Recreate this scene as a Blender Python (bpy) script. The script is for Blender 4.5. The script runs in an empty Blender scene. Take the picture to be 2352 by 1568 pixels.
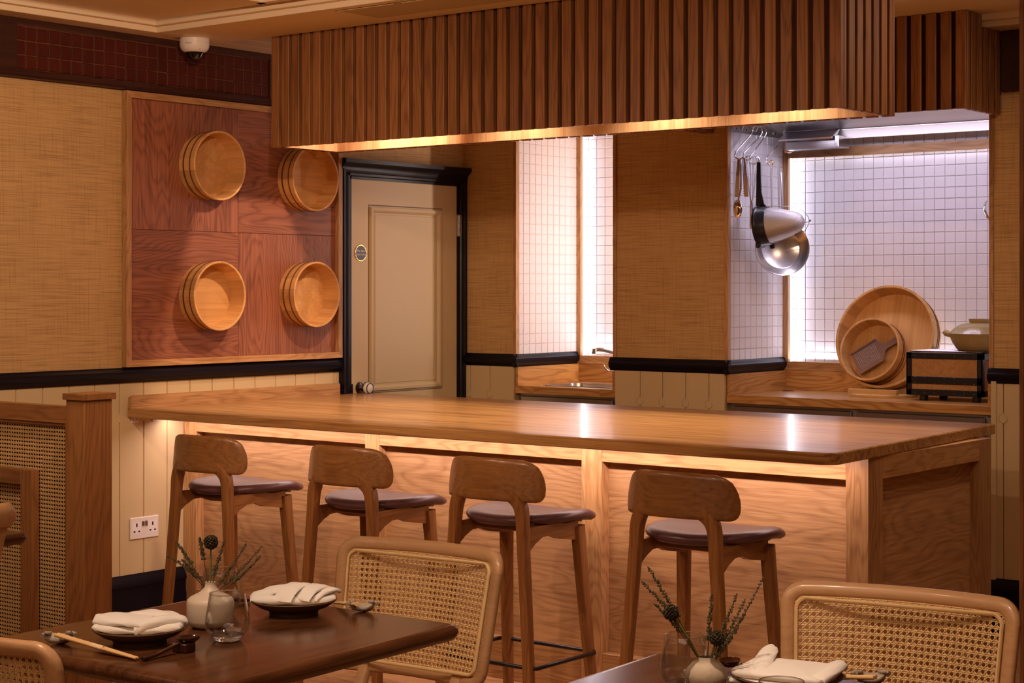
import bpy, math, random
from mathutils import Vector, Matrix
random.seed(7)
PI = math.pi
sc = bpy.context.scene
col = sc.collection

# ------------------------------------------------------------------ camera
cam_d = bpy.data.cameras.new('camera')
cam = bpy.data.objects.new('camera', cam_d); col.objects.link(cam)
cam.location = (0, 0, 1.38)
cam.rotation_euler = (PI/2, 0, math.radians(38.1))
cam_d.sensor_width = 36.0
cam_d.lens = 4009.0/2352*36.0
cam_d.shift_y = -120.0/2352
cam_d.clip_start = 0.05
sc.camera = cam

# ------------------------------------------------------------------ world, exposure
w = bpy.data.worlds.new('world'); sc.world = w; w.use_nodes = True
bg = w.node_tree.nodes['Background']
bg.inputs[0].default_value = (1.0, 0.60, 0.38, 1); bg.inputs[1].default_value = 0.10
sc.view_settings.view_transform = 'Standard'
sc.view_settings.look = 'None'
sc.view_settings.gamma = 1.0
sc.view_settings.exposure = 0.0
sc.cycles.use_denoising = True
sc.cycles.max_bounces = 14
sc.cycles.transmission_bounces = 14
sc.cycles.glossy_bounces = 5
sc.cycles.diffuse_bounces = 5
sc.cycles.caustics_reflective = False
sc.cycles.caustics_refractive = False
sc.cycles.sample_clamp_indirect = 4.0

WARM = (1.0, 0.65, 0.43)
WARMW = (1.0, 0.70, 0.50)
COOL = (0.80, 0.83, 1.0)
def area(name, loc, rot, sx, sy, power, color, spread=None):
    d = bpy.data.lights.new(name, 'AREA'); d.shape = 'RECTANGLE'; d.size = sx; d.size_y = sy
    d.energy = power; d.color = color
    if spread: d.spread = spread
    o = bpy.data.objects.new(name, d); o.location = loc; o.rotation_euler = rot; col.objects.link(o); return o
def spot(name, loc, target, power, color, angle=60, blend=.5, radius=.03):
    d = bpy.data.lights.new(name, 'SPOT'); d.energy = power; d.color = color
    d.spot_size = math.radians(angle); d.spot_blend = blend; d.shadow_soft_size = radius
    o = bpy.data.objects.new(name, d); o.location = loc
    o.rotation_euler = (Vector(target)-Vector(loc)).to_track_quat('-Z', 'Y').to_euler(); col.objects.link(o); return o
# dining-room ceiling spots (this side of the counter) and two added soft fills
spot('ceiling_spot', (-4.25, 2.75, 2.44), (-3.2, 4.9, .45), 72, WARM, 80, .8, .03)
spot('ceiling_spot', (-3.0, 3.0, 2.44), (-5.5, 4.2, 1.65), 195, WARM, 85, .9, .05)
spot('ceiling_spot', (-3.6, 2.0, 2.44), (-4.9, 3.4, .8), 110, WARM, 112, .8, .05)
spot('ceiling_spot', (-2.25, 1.55, 2.44), (-2.4, 2.3, .75), 82, WARMW, 75, .7, .04)
spot('ceiling_spot', (-1.3, 2.0, 2.44), (-1.5, 2.9, .7), 88, WARMW, 80, .7, .04)
spot('ceiling_spot', (-1.3, 3.5, 2.44), (-2.3, 5.4, .6), 30, WARM, 85, .8, .04)
spot('ceiling_spot', (-2.0, 1.4, 2.44), (-4.2, 6.66, 1.35), 260, WARM, 42, .8, .05)
spot('ceiling_spot', (-1.72, 5.75, 2.43), (-2.6, 5.6, 1.7), 30, WARM, 130, .8, .05)
area('fill_light', (-2.0, 1.4, 2.42), (math.radians(12), 0, 0), 4.0, 2.0, 24, WARM)  # unseen soft area, added to lift the dining room's ambient light
area('fill_light', (-.6, -.4, 2.43), (0, 0, 0), 2.6, 1.4, 24, WARM)  # fill added behind the viewer for ambient light and reflections
# lamps inside the slatted canopy
for x in (-4.75, -4.1, -3.45, -2.95):
    spot('canopy_spot', (x, 5.16, 2.36), (x, 5.16, .9), 80, (1, .74, .54), 84, 1.0, .03)
spot('canopy_wall_spot', (-4.35, 5.13, 2.30), (-5.53, 5.30, 1.30), 60, (1, .66, .48), 90, .7, .03)
# LED tape under the counter
area('counter_led', (-3.97, 4.748, .864), (math.radians(14), 0, 0), 3.05, .012, 11.0, (1.0, .71, .65))
# LED tape behind the oak frames of the two alcoves
area('alcove_led', (-3.982, 7.176, 1.52), (0, math.radians(-90), 0), .96, .012, 1.5, COOL)
area('alcove_led', (-3.39, 7.176, 1.056), (PI, 0, 0), 1.18, .012, 1.5, COOL)
area('alcove_led', (-3.39, 7.176, 1.990), (0, 0, 0), 1.18, .012, 2.0, COOL)
area('alcove_led', (-5.168, 7.176, 1.60), (0, math.radians(-90), 0), 1.1, .012, 1.3, COOL)
area('alcove_led', (-4.9, 7.176, 1.056), (PI, 0, 0), .5, .012, .8, COOL)
area('alcove_led', (-4.632, 7.05, 1.60), (0, math.radians(90), math.radians(12)), 1.1, .03, 6.2, (1, .74, .62))
area('extractor_lamp', (-3.35, 6.80, 2.10), (math.radians(8), 0, 0), 1.0, .12, 5.0, (.84, .76, 1.0))

# ------------------------------------------------------------------ materials
MATS = {}
def nodes(name):
    m = bpy.data.materials.new(name); m.use_nodes = True
    nt = m.node_tree; b = nt.nodes['Principled BSDF']; MATS[name] = m
    return m, nt, b
def N(nt, t, **kw):
    n = nt.nodes.new(t)
    for k, v in kw.items(): setattr(n, k, v)
    return n
def plain(name, c, rough=.5, metal=0, spec=.5, coat=0, bump=0, bscale=200, trans=0, ior=1.45, var=0, vscale=6, sheen=0):
    m, nt, b = nodes(name)
    b.inputs['Base Color'].default_value = (*c, 1); b.inputs['Roughness'].default_value = rough
    b.inputs['Metallic'].default_value = metal; b.inputs['Specular IOR Level'].default_value = spec
    b.inputs['Coat Weight'].default_value = coat; b.inputs['Transmission Weight'].default_value = trans
    b.inputs['IOR'].default_value = ior
    if sheen: b.inputs['Sheen Weight'].default_value = sheen
    if bump or var:
        tc = N(nt, 'ShaderNodeTexCoord')
    if bump:
        no = N(nt, 'ShaderNodeTexNoise'); no.inputs['Scale'].default_value = bscale; no.inputs['Detail'].default_value = 3
        nt.links.new(tc.outputs['Object'], no.inputs['Vector'])
        bp = N(nt, 'ShaderNodeBump'); bp.inputs['Strength'].default_value = bump; bp.inputs['Distance'].default_value = .002
        nt.links.new(no.outputs['Fac'], bp.inputs['Height']); nt.links.new(bp.outputs['Normal'], b.inputs['Normal'])
    if var:
        n2 = N(nt, 'ShaderNodeTexNoise'); n2.inputs['Scale'].default_value = vscale; n2.inputs['Detail'].default_value = 4
        nt.links.new(tc.outputs['Object'], n2.inputs['Vector'])
        mx = N(nt, 'ShaderNodeMix', data_type='RGBA')
        mx.inputs[6].default_value = (*[x*(1-var) for x in c], 1); mx.inputs[7].default_value = (*[min(1, x*(1+var)) for x in c], 1)
        nt.links.new(n2.outputs['Fac'], mx.inputs[0]); nt.links.new(mx.outputs[2], b.inputs['Base Color'])
    return m
def math_n(nt, op, a=None, b=None, c=None):
    n = N(nt, 'ShaderNodeMath', operation=op)
    for i, v in enumerate((a, b, c)):
        if v is None: continue
        if isinstance(v, (int, float)): n.inputs[i].default_value = v
        else: nt.links.new(v, n.inputs[i])
    return n.outputs[0]
def ramp(nt, src, stops):
    r = N(nt, 'ShaderNodeValToRGB'); e = r.color_ramp.elements
    while len(e) < len(stops): e.new(.5)
    for k, (p, c) in enumerate(stops):
        e[k].position = p; e[k].color = (*c, 1) if len(c) == 3 else c
    nt.links.new(src, r.inputs[0]); return r.outputs[0]
def wood(name, dark, light, axis=2, across=4.0, rings=70, ring_amt=.26, pores=.3, rough=.42, coat=0, along=.7, bump=.15, tone=.5, spec=.4, pscale=1.0, tacross=3.2, talong=.9):
    """oak-like timber with the grain running along one object axis"""
    m, nt, b = nodes(name)
    tc = N(nt, 'ShaderNodeTexCoord'); oi = N(nt, 'ShaderNodeObjectInfo')
    add = N(nt, 'ShaderNodeVectorMath', operation='ADD'); sca = N(nt, 'ShaderNodeVectorMath', operation='SCALE')
    cmb = N(nt, 'ShaderNodeCombineXYZ')
    for i, k in enumerate((17.0, 31.0, 23.0)):
        nt.links.new(math_n(nt, 'MULTIPLY', oi.outputs['Random'], k), cmb.inputs[i])
    nt.links.new(tc.outputs['Object'], add.inputs[0]); nt.links.new(cmb.outputs[0], add.inputs[1])
    def mapped(a, c):
        mp = N(nt, 'ShaderNodeMapping'); s = [c, c, c]; s[axis] = a
        mp.inputs['Scale'].default_value = s; nt.links.new(add.outputs[0], mp.inputs['Vector']); return mp.outputs[0]
    def noise(vec, detail=2, dist=0.0, scale=1.0, rgh=.5):
        n = N(nt, 'ShaderNodeTexNoise'); n.inputs['Scale'].default_value = scale; n.inputs['Detail'].default_value = detail
        n.inputs['Distortion'].default_value = dist; n.inputs['Roughness'].default_value = rgh
        nt.links.new(vec, n.inputs['Vector']); return n.outputs['Fac']
    f = noise(mapped(along, across), 4, .12, 1.0, .42)
    ring = math_n(nt, 'SINE', math_n(nt, 'MULTIPLY', f, rings*PI))
    ring01 = math_n(nt, 'MULTIPLY_ADD', ring, .5, .5)
    fine = noise(mapped(2.2*pscale, 120*pscale), 3)
    tn = noise(mapped(talong, tacross), 2)
    v = math_n(nt, 'MULTIPLY', math_n(nt, 'POWER', ring01, 2.2), ring_amt)
    v = math_n(nt, 'ADD', v, math_n(nt, 'MULTIPLY', fine, .68))
    v = math_n(nt, 'ADD', v, math_n(nt, 'MULTIPLY', math_n(nt, 'SUBTRACT', tn, .5), tone))
    c = ramp(nt, v, [(.16, light), (.84, dark)])
    pv = noise(mapped(9*pscale, 420*pscale), 2)
    pm = ramp(nt, pv, [(.52, (1, 1, 1)), (.72, (1-pores,)*3)])
    mx = N(nt, 'ShaderNodeMix', data_type='RGBA', blend_type='MULTIPLY'); mx.inputs[0].default_value = 1
    nt.links.new(c, mx.inputs[6]); nt.links.new(pm, mx.inputs[7])
    # each board slightly lighter or darker than the next
    hs = N(nt, 'ShaderNodeHueSaturation')
    nt.links.new(mx.outputs[2], hs.inputs['Color']); nt.links.new(math_n(nt, 'MULTIPLY_ADD', oi.outputs['Random'], .26, .87), hs.inputs['Value'])
    nt.links.new(hs.outputs[0], b.inputs['Base Color'])
    b.inputs['Roughness'].default_value = rough; b.inputs['Coat Weight'].default_value = coat; b.inputs['Coat Roughness'].default_value = .12
    b.inputs['Specular IOR Level'].default_value = spec
    bp = N(nt, 'ShaderNodeBump'); bp.inputs['Strength'].default_value = bump; bp.inputs['Distance'].default_value = .001
    nt.links.new(fine, bp.inputs['Height']); nt.links.new(bp.outputs['Normal'], b.inputs['Normal'])
    return m
oakdz = wood('shaded_oak_z', (.15, .058, .018), (.34, .150, .050), 2, across=4, rings=60, ring_amt=.25, rough=.38, coat=.1)  # oak darkened in colour for the partition post's shaded, turned-away face
oakdx = wood('shaded_oak_x', (.15, .058, .018), (.34, .150, .050), 0, across=4, rings=60, ring_amt=.25, rough=.38, coat=.1)
OD, OL = (.30, .135, .045), (.58, .335, .145)
oakx = wood('oak_along_x', OD, OL, 0)
oaky = wood('oak_along_y', OD, OL, 1)
oakz = wood('oak_along_z', OD, OL, 2)
slatw = wood('slat_oak', (.135, .048, .014), (.325, .140, .046), 2, across=9, rings=34, ring_amt=.28, rough=.5, tone=.3)
panelx = wood('panel_oak_x', (.27, .125, .045), (.60, .355, .165), 0, across=2.6, rings=100, ring_amt=.20, pores=.3, rough=.5, along=.5, tone=.35)
panely = wood('panel_oak_y', (.27, .125, .045), (.60, .355, .165), 1, across=2.6, rings=100, ring_amt=.20, pores=.3, rough=.5, along=.5, tone=.35)
redz = wood('red_oak_z', (.155, .050, .026), (.37, .140, .075), 2, across=2.6, rings=110, ring_amt=.28, along=.5, pores=.4, rough=.4, pscale=.55)
redy = wood('red_oak_y', (.155, .050, .026), (.37, .140, .075), 1, across=2.6, rings=110, ring_amt=.28, along=.5, pores=.4, rough=.4, pscale=.55)
topx = wood('counter_oak', (.24, .092, .022), (.60, .325, .115), 0, across=5, rings=50, ring_amt=.3, pores=.3, rough=.30, coat=.28, bump=.05, along=.22, tone=1.05, tacross=26, talong=.5)
hinoki_z = wood('pale_tub_wood_z', (.50, .25, .075), (.72, .42, .16), 2, across=12, rings=5, ring_amt=.25, pores=.08, rough=.5, bump=.05)
hinoki_y = wood('pale_tub_wood_y', (.50, .25, .075), (.72, .42, .16), 1, across=12, rings=5, ring_amt=.25, pores=.08, rough=.5, bump=.05)
beech = wood('beech', (.37, .195, .085), (.53, .315, .155), 0, across=14, rings=4, ring_amt=.2, pores=.1, rough=.34, bump=.04, tone=.25, coat=.2)
stoolz = wood('stool_oak_z', (.165, .063, .018), (.35, .155, .050), 2, across=8, rings=40, ring_amt=.22, pores=.25, rough=.36, coat=.15)
stooly = wood('stool_oak_y', (.165, .063, .018), (.35, .155, .050), 1, across=8, rings=40, ring_amt=.22, pores=.25, rough=.36, coat=.15)
stoolx = wood('stool_oak_x', (.130, .050, .014), (.30, .135, .042), 0, across=5, rings=44, ring_amt=.16, pores=.2, rough=.33, coat=.2)
walnutx = wood('table_walnut', (.036, .012, .005), (.100, .037, .013), 1, across=6, rings=46, ring_amt=.25, pores=.3, rough=.22, coat=.12, bump=.04, spec=.28, tone=.9, tacross=20)
floorw = wood('floor_oak', (.33, .155, .06), (.55, .31, .14), 0, across=4, rings=60, ring_amt=.3, pores=.3, rough=.4)
mahog = wood('mahogany', (.022, .007, .006), (.060, .020, .014), 1, across=8, rings=8, rough=.32, coat=.2)
alcx = wood('alcove_oak_x', (.36, .165, .045), (.62, .34, .115), 0, across=5, rings=48, ring_amt=.42, pores=.2, rough=.33, coat=.2)
alcy = wood('alcove_oak_y', (.36, .165, .045), (.62, .34, .115), 1, across=5, rings=48, ring_amt=.42, pores=.2, rough=.33, coat=.2)
paleb = wood('pale_batten', (.55, .33, .12), (.72, .48, .21), 0, across=14, rings=5, ring_amt=.25, pores=.08)

navy = plain('navy_gloss_paint', (.0055, .0045, .0095), .30, spec=.28, bump=.15, bscale=60)
cream = plain('cream_paint', (.60, .475, .27), .42, bump=.05, bscale=900)
ceilp = plain('ceiling_paint', (.78, .65, .46), .6, bump=.08, bscale=500)
tilew = plain('white_glaze_tile', (.74, .70, .72), .16, coat=.2)
grout = plain('grout', (.66, .61, .62), .8)
terr = plain('oxblood_glaze_tile', (.070, .012, .006), .5, spec=.2, var=.45, vscale=9)
terrg = plain('brown_grout', (.13, .040, .016), .85)
steel = plain('brushed_steel', (.56, .54, .54), .26, metal=1, bump=.05, bscale=300)
chrome = plain('chrome', (.80, .79, .78), .08, metal=1)
darksteel = plain('dull_steel', (.42, .40, .40), .35, metal=1)
black = plain('black_metal', (.012, .010, .012), .32)
blackp = plain('black_plastic', (.016, .016, .022), .28)
leather = plain('plum_leather', (.110, .050, .056), .34, spec=.45, bump=.10, bscale=350)
white = plain('white_plastic', (.78, .74, .70), .35)
porcel = plain('white_porcelain', (.78, .76, .72), .12, coat=.5)
brass = plain('brass', (.75, .52, .20), .25, metal=1)
blue = plain('blue_enamel', (.020, .022, .075), .3)
dark = plain('dark_hole', (.006, .005, .005), .8)
lacq = plain('dark_lacquer', (.035, .010, .006), .10, coat=.6)
linen = plain('white_linen', (.80, .77, .72), .85, bump=.25, bscale=900, sheen=.2)
stonew = plain('speckled_stoneware', (.42, .33, .23), .5, bump=.2, bscale=150, var=.25, vscale=160)
rimbr = plain('brown_stoneware', (.11, .06, .035), .5, bump=.3, bscale=180, var=.4, vscale=120)
vasem = plain('cream_stoneware', (.62, .52, .41), .38, var=.10, vscale=260)
vaser = plain('ribbed_taupe_stoneware', (.46, .38, .28), .6, bump=.3, bscale=120)
donabe = plain('ochre_glaze', (.40, .29, .11), .24, bump=.5, bscale=90, var=.3, vscale=14, coat=.3)
brick = plain('cork_brown_board', (.42, .215, .075), .75, bump=.5, bscale=160, var=.35, vscale=70)
glass = plain('clear_glass', (1, 1, 1), 0, trans=1, ior=1.45)
def thin_glass():
    m = bpy.data.materials.new('thin_clear_glass'); m.use_nodes = True; nt = m.node_tree; nt.nodes.clear()
    o = N(nt, 'ShaderNodeOutputMaterial'); mx = N(nt, 'ShaderNodeMixShader'); t = N(nt, 'ShaderNodeBsdfTransparent'); g = N(nt, 'ShaderNodeBsdfGlossy'); f = N(nt, 'ShaderNodeLayerWeight')
    f.inputs[0].default_value = .5; fac = math_n(nt, 'MULTIPLY_ADD', math_n(nt, 'POWER', f.outputs['Facing'], 2.4), .80, .06); t.inputs[0].default_value = (.965, .97, .965, 1); g.inputs['Roughness'].default_value = .05
    nt.links.new(fac, mx.inputs[0]); nt.links.new(t.outputs[0], mx.inputs[1]); nt.links.new(g.outputs[0], mx.inputs[2]); nt.links.new(mx.outputs[0], o.inputs[0]); return m
thing_glass = thin_glass()
dome = plain('smoked_dome', (.006, .005, .005), .05, coat=.5)
cane = plain('cane', (.74, .52, .25), .42, var=.18, vscale=30)
stemg = plain('green_stem', (.16, .17, .045), .6)
stemb = plain('brown_stem', (.075, .055, .030), .7)
budm = plain('dried_bud', (.115, .095, .045), .8, var=.4, vscale=200)
seedm = plain('seed_head', (.060, .048, .022), .85, var=.4, vscale=150)
bamboo = plain('bamboo', (.72, .47, .21), .45)
paper = plain('paper_band', (.76, .56, .36), .7)
rest = plain('grey_stoneware', (.36, .31, .24), .4, var=.2, vscale=90)
silk = plain('mortar_dark', (.05, .03, .02), .9)

def wallpaper():
    m, nt, b = nodes('grasscloth_wallpaper')
    tc = N(nt, 'ShaderNodeTexCoord'); sp = N(nt, 'ShaderNodeSeparateXYZ'); nt.links.new(tc.outputs['Object'], sp.inputs[0])
    h = math_n(nt, 'ADD', sp.outputs[0], sp.outputs[1])
    def noise(sh, sv, detail, off):
        cb = N(nt, 'ShaderNodeCombineXYZ')
        nt.links.new(math_n(nt, 'MULTIPLY', h, sh), cb.inputs[0]); nt.links.new(math_n(nt, 'MULTIPLY', sp.outputs[2], sv), cb.inputs[1]); cb.inputs[2].default_value = off
        n = N(nt, 'ShaderNodeTexNoise'); n.inputs['Scale'].default_value = 1; n.inputs['Detail'].default_value = detail
        nt.links.new(cb.outputs[0], n.inputs['Vector']); return n.outputs['Fac']
    a = noise(5.5, 230, 3, 0); a2 = noise(3.5, 460, 2, 9.1); bb = noise(270, 6, 2, 3.3); cl = noise(2.5, 3.5, 2, 5)
    ha = ramp(nt, a, [(.46, (0, 0, 0)), (.68, (1, 1, 1))]); hb = ramp(nt, bb, [(.52, (0, 0, 0)), (.72, (1, 1, 1))]); hc = ramp(nt, a2, [(.5, (0, 0, 0)), (.75, (1, 1, 1))])
    v = math_n(nt, 'ADD', math_n(nt, 'MULTIPLY', ha, .55), math_n(nt, 'MULTIPLY', hb, .32))
    v = math_n(nt, 'ADD', v, math_n(nt, 'MULTIPLY', hc, .35))
    v = math_n(nt, 'ADD', v, math_n(nt, 'MULTIPLY', math_n(nt, 'SUBTRACT', cl, .5), .35))
    c = ramp(nt, v, [(.0, (.56, .365, .16)), (1.0, (.27, .15, .055))])
    nt.links.new(c, b.inputs['Base Color']); b.inputs['Roughness'].default_value = .6; b.inputs['Specular IOR Level'].default_value = .25
    bp = N(nt, 'ShaderNodeBump'); bp.inputs['Strength'].default_value = .25; bp.inputs['Distance'].default_value = .001
    nt.links.new(v, bp.inputs['Height']); nt.links.new(bp.outputs['Normal'], b.inputs['Normal'])
    return m
wallp = wallpaper()
def emission(name, c, s):
    m, nt, b = nodes(name); b.inputs['Base Color'].default_value = (.8, .8, .8, 1)
    b.inputs['Emission Color'].default_value = (*c, 1); b.inputs['Emission Strength'].default_value = s; return m
ledm = emission('led_tape', (.9, .95, 1.0), 6)

# ------------------------------------------------------------------ mesh helpers
class MB:
    def __init__(s): s.v = []; s.f = []
    def add(s, vs, fs, M=None):
        k = len(s.v)
        s.v += [tuple(M @ Vector(p)) for p in vs] if M else [tuple(p) for p in vs]
        s.f += [tuple(i+k for i in f) for f in fs]; return s
    def box(s, x0, x1, y0, y1, z0, z1, b=0, M=None):
        if x0 > x1: x0, x1 = x1, x0
        if y0 > y1: y0, y1 = y1, y0
        if z0 > z1: z0, z1 = z1, z0
        b = min(b, .45*min(x1-x0, y1-y0, z1-z0))
        if b <= 0:
            vs = [(x, y, z) for x in (x0, x1) for y in (y0, y1) for z in (z0, z1)]
            return s.add(vs, [(0, 1, 3, 2), (4, 6, 7, 5), (0, 4, 5, 1), (2, 3, 7, 6), (0, 2, 6, 4), (1, 5, 7, 3)], M)
        vs = []; idx = {}
        X, Y, Z = (x0, x1), (y0, y1), (z0, z1)
        for i in (0, 1):
            for j in (0, 1):
                for k in (0, 1):
                    sx, sy, sz = (1-2*i), (1-2*j), (1-2*k)
                    p = (X[i], Y[j], Z[k])
                    for a in range(3):
                        q = [p[0]+sx*b, p[1]+sy*b, p[2]+sz*b]; q[a] = p[a]
                        idx[i, j, k, a] = len(vs); vs.append(tuple(q))
        fs = []
        for a in range(3):
            for sd in (0, 1):
                o = [t for t in range(3) if t != a]; q = []
                for (m, n) in ((0, 0), (1, 0), (1, 1), (0, 1)):
                    t = [0, 0, 0]; t[a] = sd; t[o[0]] = m; t[o[1]] = n; q.append(idx[t[0], t[1], t[2], a])
                fs.append(tuple(q))
        for a in range(3):
            o = [t for t in range(3) if t != a]
            for m in (0, 1):
                for n in (0, 1):
                    t0 = [0, 0, 0]; t0[o[0]] = m; t0[o[1]] = n; t1 = list(t0); t1[a] = 1
                    fs.append((idx[(*t0, o[0])], idx[(*t1, o[0])], idx[(*t1, o[1])], idx[(*t0, o[1])]))
        for i in (0, 1):
            for j in (0, 1):
                for k in (0, 1): fs.append(tuple(idx[i, j, k, a] for a in range(3)))
        return s.add(vs, fs, M)
    def loft(s, rings, cap0=True, cap1=True, closed=True, M=None):
        n = len(rings[0]); vs = [p for r in rings for p in r]; fs = []
        for i in range(len(rings)-1):
            for j in range(n if closed else n-1):
                k = (j+1) % n; fs.append((i*n+j, i*n+k, (i+1)*n+k, (i+1)*n+j))
        if cap0: fs.append(tuple(range(n-1, -1, -1)))
        if cap1: fs.append(tuple((len(rings)-1)*n+j for j in range(n)))
        return s.add(vs, fs, M)
    def prism(s, poly, axis, a0, a1, M=None):
        def P(u, v, a):
            return {0: (a, u, v), 1: (u, a, v), 2: (u, v, a)}[axis]
        return s.loft([[P(u, v, a0) for u, v in poly], [P(u, v, a1) for u, v in poly]], M=M)
    def lathe(s, prof, n=32, M=None, cap0=False, cap1=False):
        rings = [[(r*math.cos(2*PI*i/n), r*math.sin(2*PI*i/n), z) for i in range(n)] for r, z in prof]
        return s.loft(rings, cap0, cap1, M=M)
    def tube(s, pts, r, n=8, closed=False, M=None, flat=1.0):
        pts = [Vector(p) for p in pts]; L = len(pts); rings = []
        rr = r if isinstance(r, (list, tuple)) else [r]*L
        up = None
        for i, p in enumerate(pts):
            if closed: t = (pts[(i+1) % L]-pts[i-1]).normalized()
            else: t = (pts[min(i+1, L-1)]-pts[max(i-1, 0)]).normalized()
            if up is None:
                up = Vector((0, 0, 1)) if abs(t.z) < .9 else Vector((1, 0, 0))
            a = t.cross(up).normalized(); bq = a.cross(t).normalized(); up = bq
            rings.append([tuple(p+a*(math.cos(2*PI*k/n)*rr[i])+bq*(math.sin(2*PI*k/n)*rr[i]*flat)) for k in range(n)])
        if closed: rings.append(rings[0]); return s.loft(rings, False, False, M=M)
        return s.loft(rings, True, True, M=M)
    def ball(s, c, r, n=8, m=5, sq=(1, 1, 1), M=None):
        rings = []
        for i in range(1, m):
            t = PI*i/m
            rings.append([(c[0]+sq[0]*r*math.sin(t)*math.cos(2*PI*k/n), c[1]+sq[1]*r*math.sin(t)*math.sin(2*PI*k/n), c[2]-sq[2]*r*math.cos(t)) for k in range(n)])
        return s.loft(rings, True, True, M=M)
    def mesh(s, name):
        me = bpy.data.meshes.new(name); me.from_pydata(s.v, [], s.f); return me
def finish(me, smooth):
    import bmesh
    bm = bmesh.new(); bm.from_mesh(me); bmesh.ops.recalc_face_normals(bm, faces=bm.faces[:]); bm.to_mesh(me); bm.free()
    if smooth:
        me.polygons.foreach_set('use_smooth', [True]*len(me.polygons)); me.set_sharp_from_angle(angle=math.radians(smooth))
    me.update()
def obj(name, mb, mat, parent=None, smooth=0, kind=None, label=None, loc=None):
    me = mb if isinstance(mb, bpy.types.Mesh) else mb.mesh(name)
    if not isinstance(mb, bpy.types.Mesh):
        finish(me, smooth)
        if mat: me.materials.append(mat)
    o = bpy.data.objects.new(name, me); col.objects.link(o)
    if parent: o.parent = parent
    if kind: o['kind'] = kind
    if label: o['label'] = label
    if loc: o.location = loc
    return o
def tag(o, label, cat, group=None):
    o['label'] = label; o['category'] = cat
    if group: o['group'] = group
    return o
def thing(name, label, cat, loc=(0, 0, 0), rz=0, group=None, rot=None):
    o = bpy.data.objects.new(name, None); o.empty_display_size = .05; col.objects.link(o)
    o.location = loc; o.rotation_euler = rot if rot else (0, 0, rz)
    return tag(o, label, cat, group)
def struct(name, mb, mat, label, cat, smooth=0):
    o = obj(name, mb, mat, None, smooth, 'structure'); return tag(o, label, cat)
def copy_tree(o, parent=None):
    c = o.copy(); col.objects.link(c)
    if parent: c.parent = parent
    for ch in list(o.children): copy_tree(ch, c)
    return c
def B(*a, b=0): return MB().box(*a, b=b)
def rrect(hx, hy, r, z, n=6, cx=0, cy=0):
    pts = []
    for (sx, sy, a0) in ((1, 1, 0), (-1, 1, PI/2), (-1, -1, PI), (1, -1, 3*PI/2)):
        for i in range(n+1):
            a = a0+PI/2*i/n
            pts.append((cx+sx*(hx-r)+r*math.cos(a), cy+sy*(hy-r)+r*math.sin(a), z))
    return pts
def rslab(hx, hy, r, levels, n=6, cx=0, cy=0):
    """rounded slab: levels = (inset, z)"""
    return MB().loft([rrect(hx-i, hy-i, max(r-i, .001), z, n, cx, cy) for i, z in levels])
def smooth_path(pts, n):
    P = [Vector(p) for p in pts]; out = []
    for i in range(len(P)-1):
        p0, p1, p2, p3 = P[max(i-1, 0)], P[i], P[i+1], P[min(i+2, len(P)-1)]
        for q in range(n):
            t = q/n
            out.append(.5*((2*p1)+(p2-p0)*t+(2*p0-5*p1+4*p2-p3)*t*t+(3*p1-p0-3*p2+p3)*t**3))
    out.append(P[-1]); return out
def text(name, body, size, mat, parent, loc, rot, align='CENTER', ext=.0004):
    cu = bpy.data.curves.new(name, 'FONT'); cu.body = body; cu.size = size; cu.align_x = align; cu.align_y = 'CENTER'; cu.extrude = ext
    cu.materials.append(mat)
    tmp = bpy.data.objects.new(name, cu); col.objects.link(tmp)
    me = bpy.data.meshes.new_from_object(tmp.evaluated_get(bpy.context.evaluated_depsgraph_get())); me.name = name
    bpy.data.objects.remove(tmp)
    if not me.materials: me.materials.append(mat)
    o = bpy.data.objects.new(name, me); col.objects.link(o); o.parent = parent; o.location = loc; o.rotation_euler = rot; return o

LX, BY, FY = -5.527, 6.66, 4.844
DT, DB = 1.066, 1.005          # dado top / bottom
CZ = 2.402                      # ceiling border height
# ================================================================== SETTING
# ---- floor: oak planks
fl = struct('floor', B(-6.2, 1.6, -1.5, 7.4, -.06, -.004), silk, 'pale oak plank floor under tables and stools', 'floor')
pw, plen = .19, 1.9
plank = {}
for r in range(31):
    y0 = .8+r*pw; off = (r*.71) % plen
    k = 0; x = -5.53-off
    while x < 1.2:
        a, bq = max(x, -5.53), min(x+plen, 1.2)
        if bq-a > .05:
            key = round(bq-a, 3)
            if key not in plank:
                me = B(0, bq-a-.002, 0, pw-.002, -.02, 0, b=.0012).mesh('plank'); finish(me, 0); me.materials.append(floorw); plank[key] = me
            obj('plank', plank[key], None, fl, loc=(a, y0, random.uniform(-.0006, .0002)))
        x += plen
# ---- left wall
wl = struct('wall_left', B(-5.70, -5.531, -1.0, 7.4, 0, 2.5), wallp, 'left wall, tan grasscloth above a dado rail and cream boards below', 'wall')
# cream tongue-and-groove boards below the dado
yb = [4.021+.1229*i for i in range(-12, 15)]+[5.80]
for i in range(len(yb)-1):
    obj('board', B(-5.540, LX, yb[i]+.0022, yb[i+1]-.0022, .03, DB+.01, b=.0018), cream, wl)
obj('board_backing', B(-5.5315, -5.5365, 2.4, 5.8, .0, DB), cream, wl)
def roundel(M):
    m = MB().lathe([(.0001, .0012), (.0165, .0012), (.0178, -.001), (.0184, .0016), (.0198, .0012), (.0200, -.004)], 24, M); return m
for yc in (4.512, 4.637, 4.389, 4.757):
    obj('roundel', roundel(Matrix.Translation((LX-.001, yc, .865)) @ Matrix.Rotation(PI/2, 4, 'Y')), cream, wl, 40)
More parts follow.
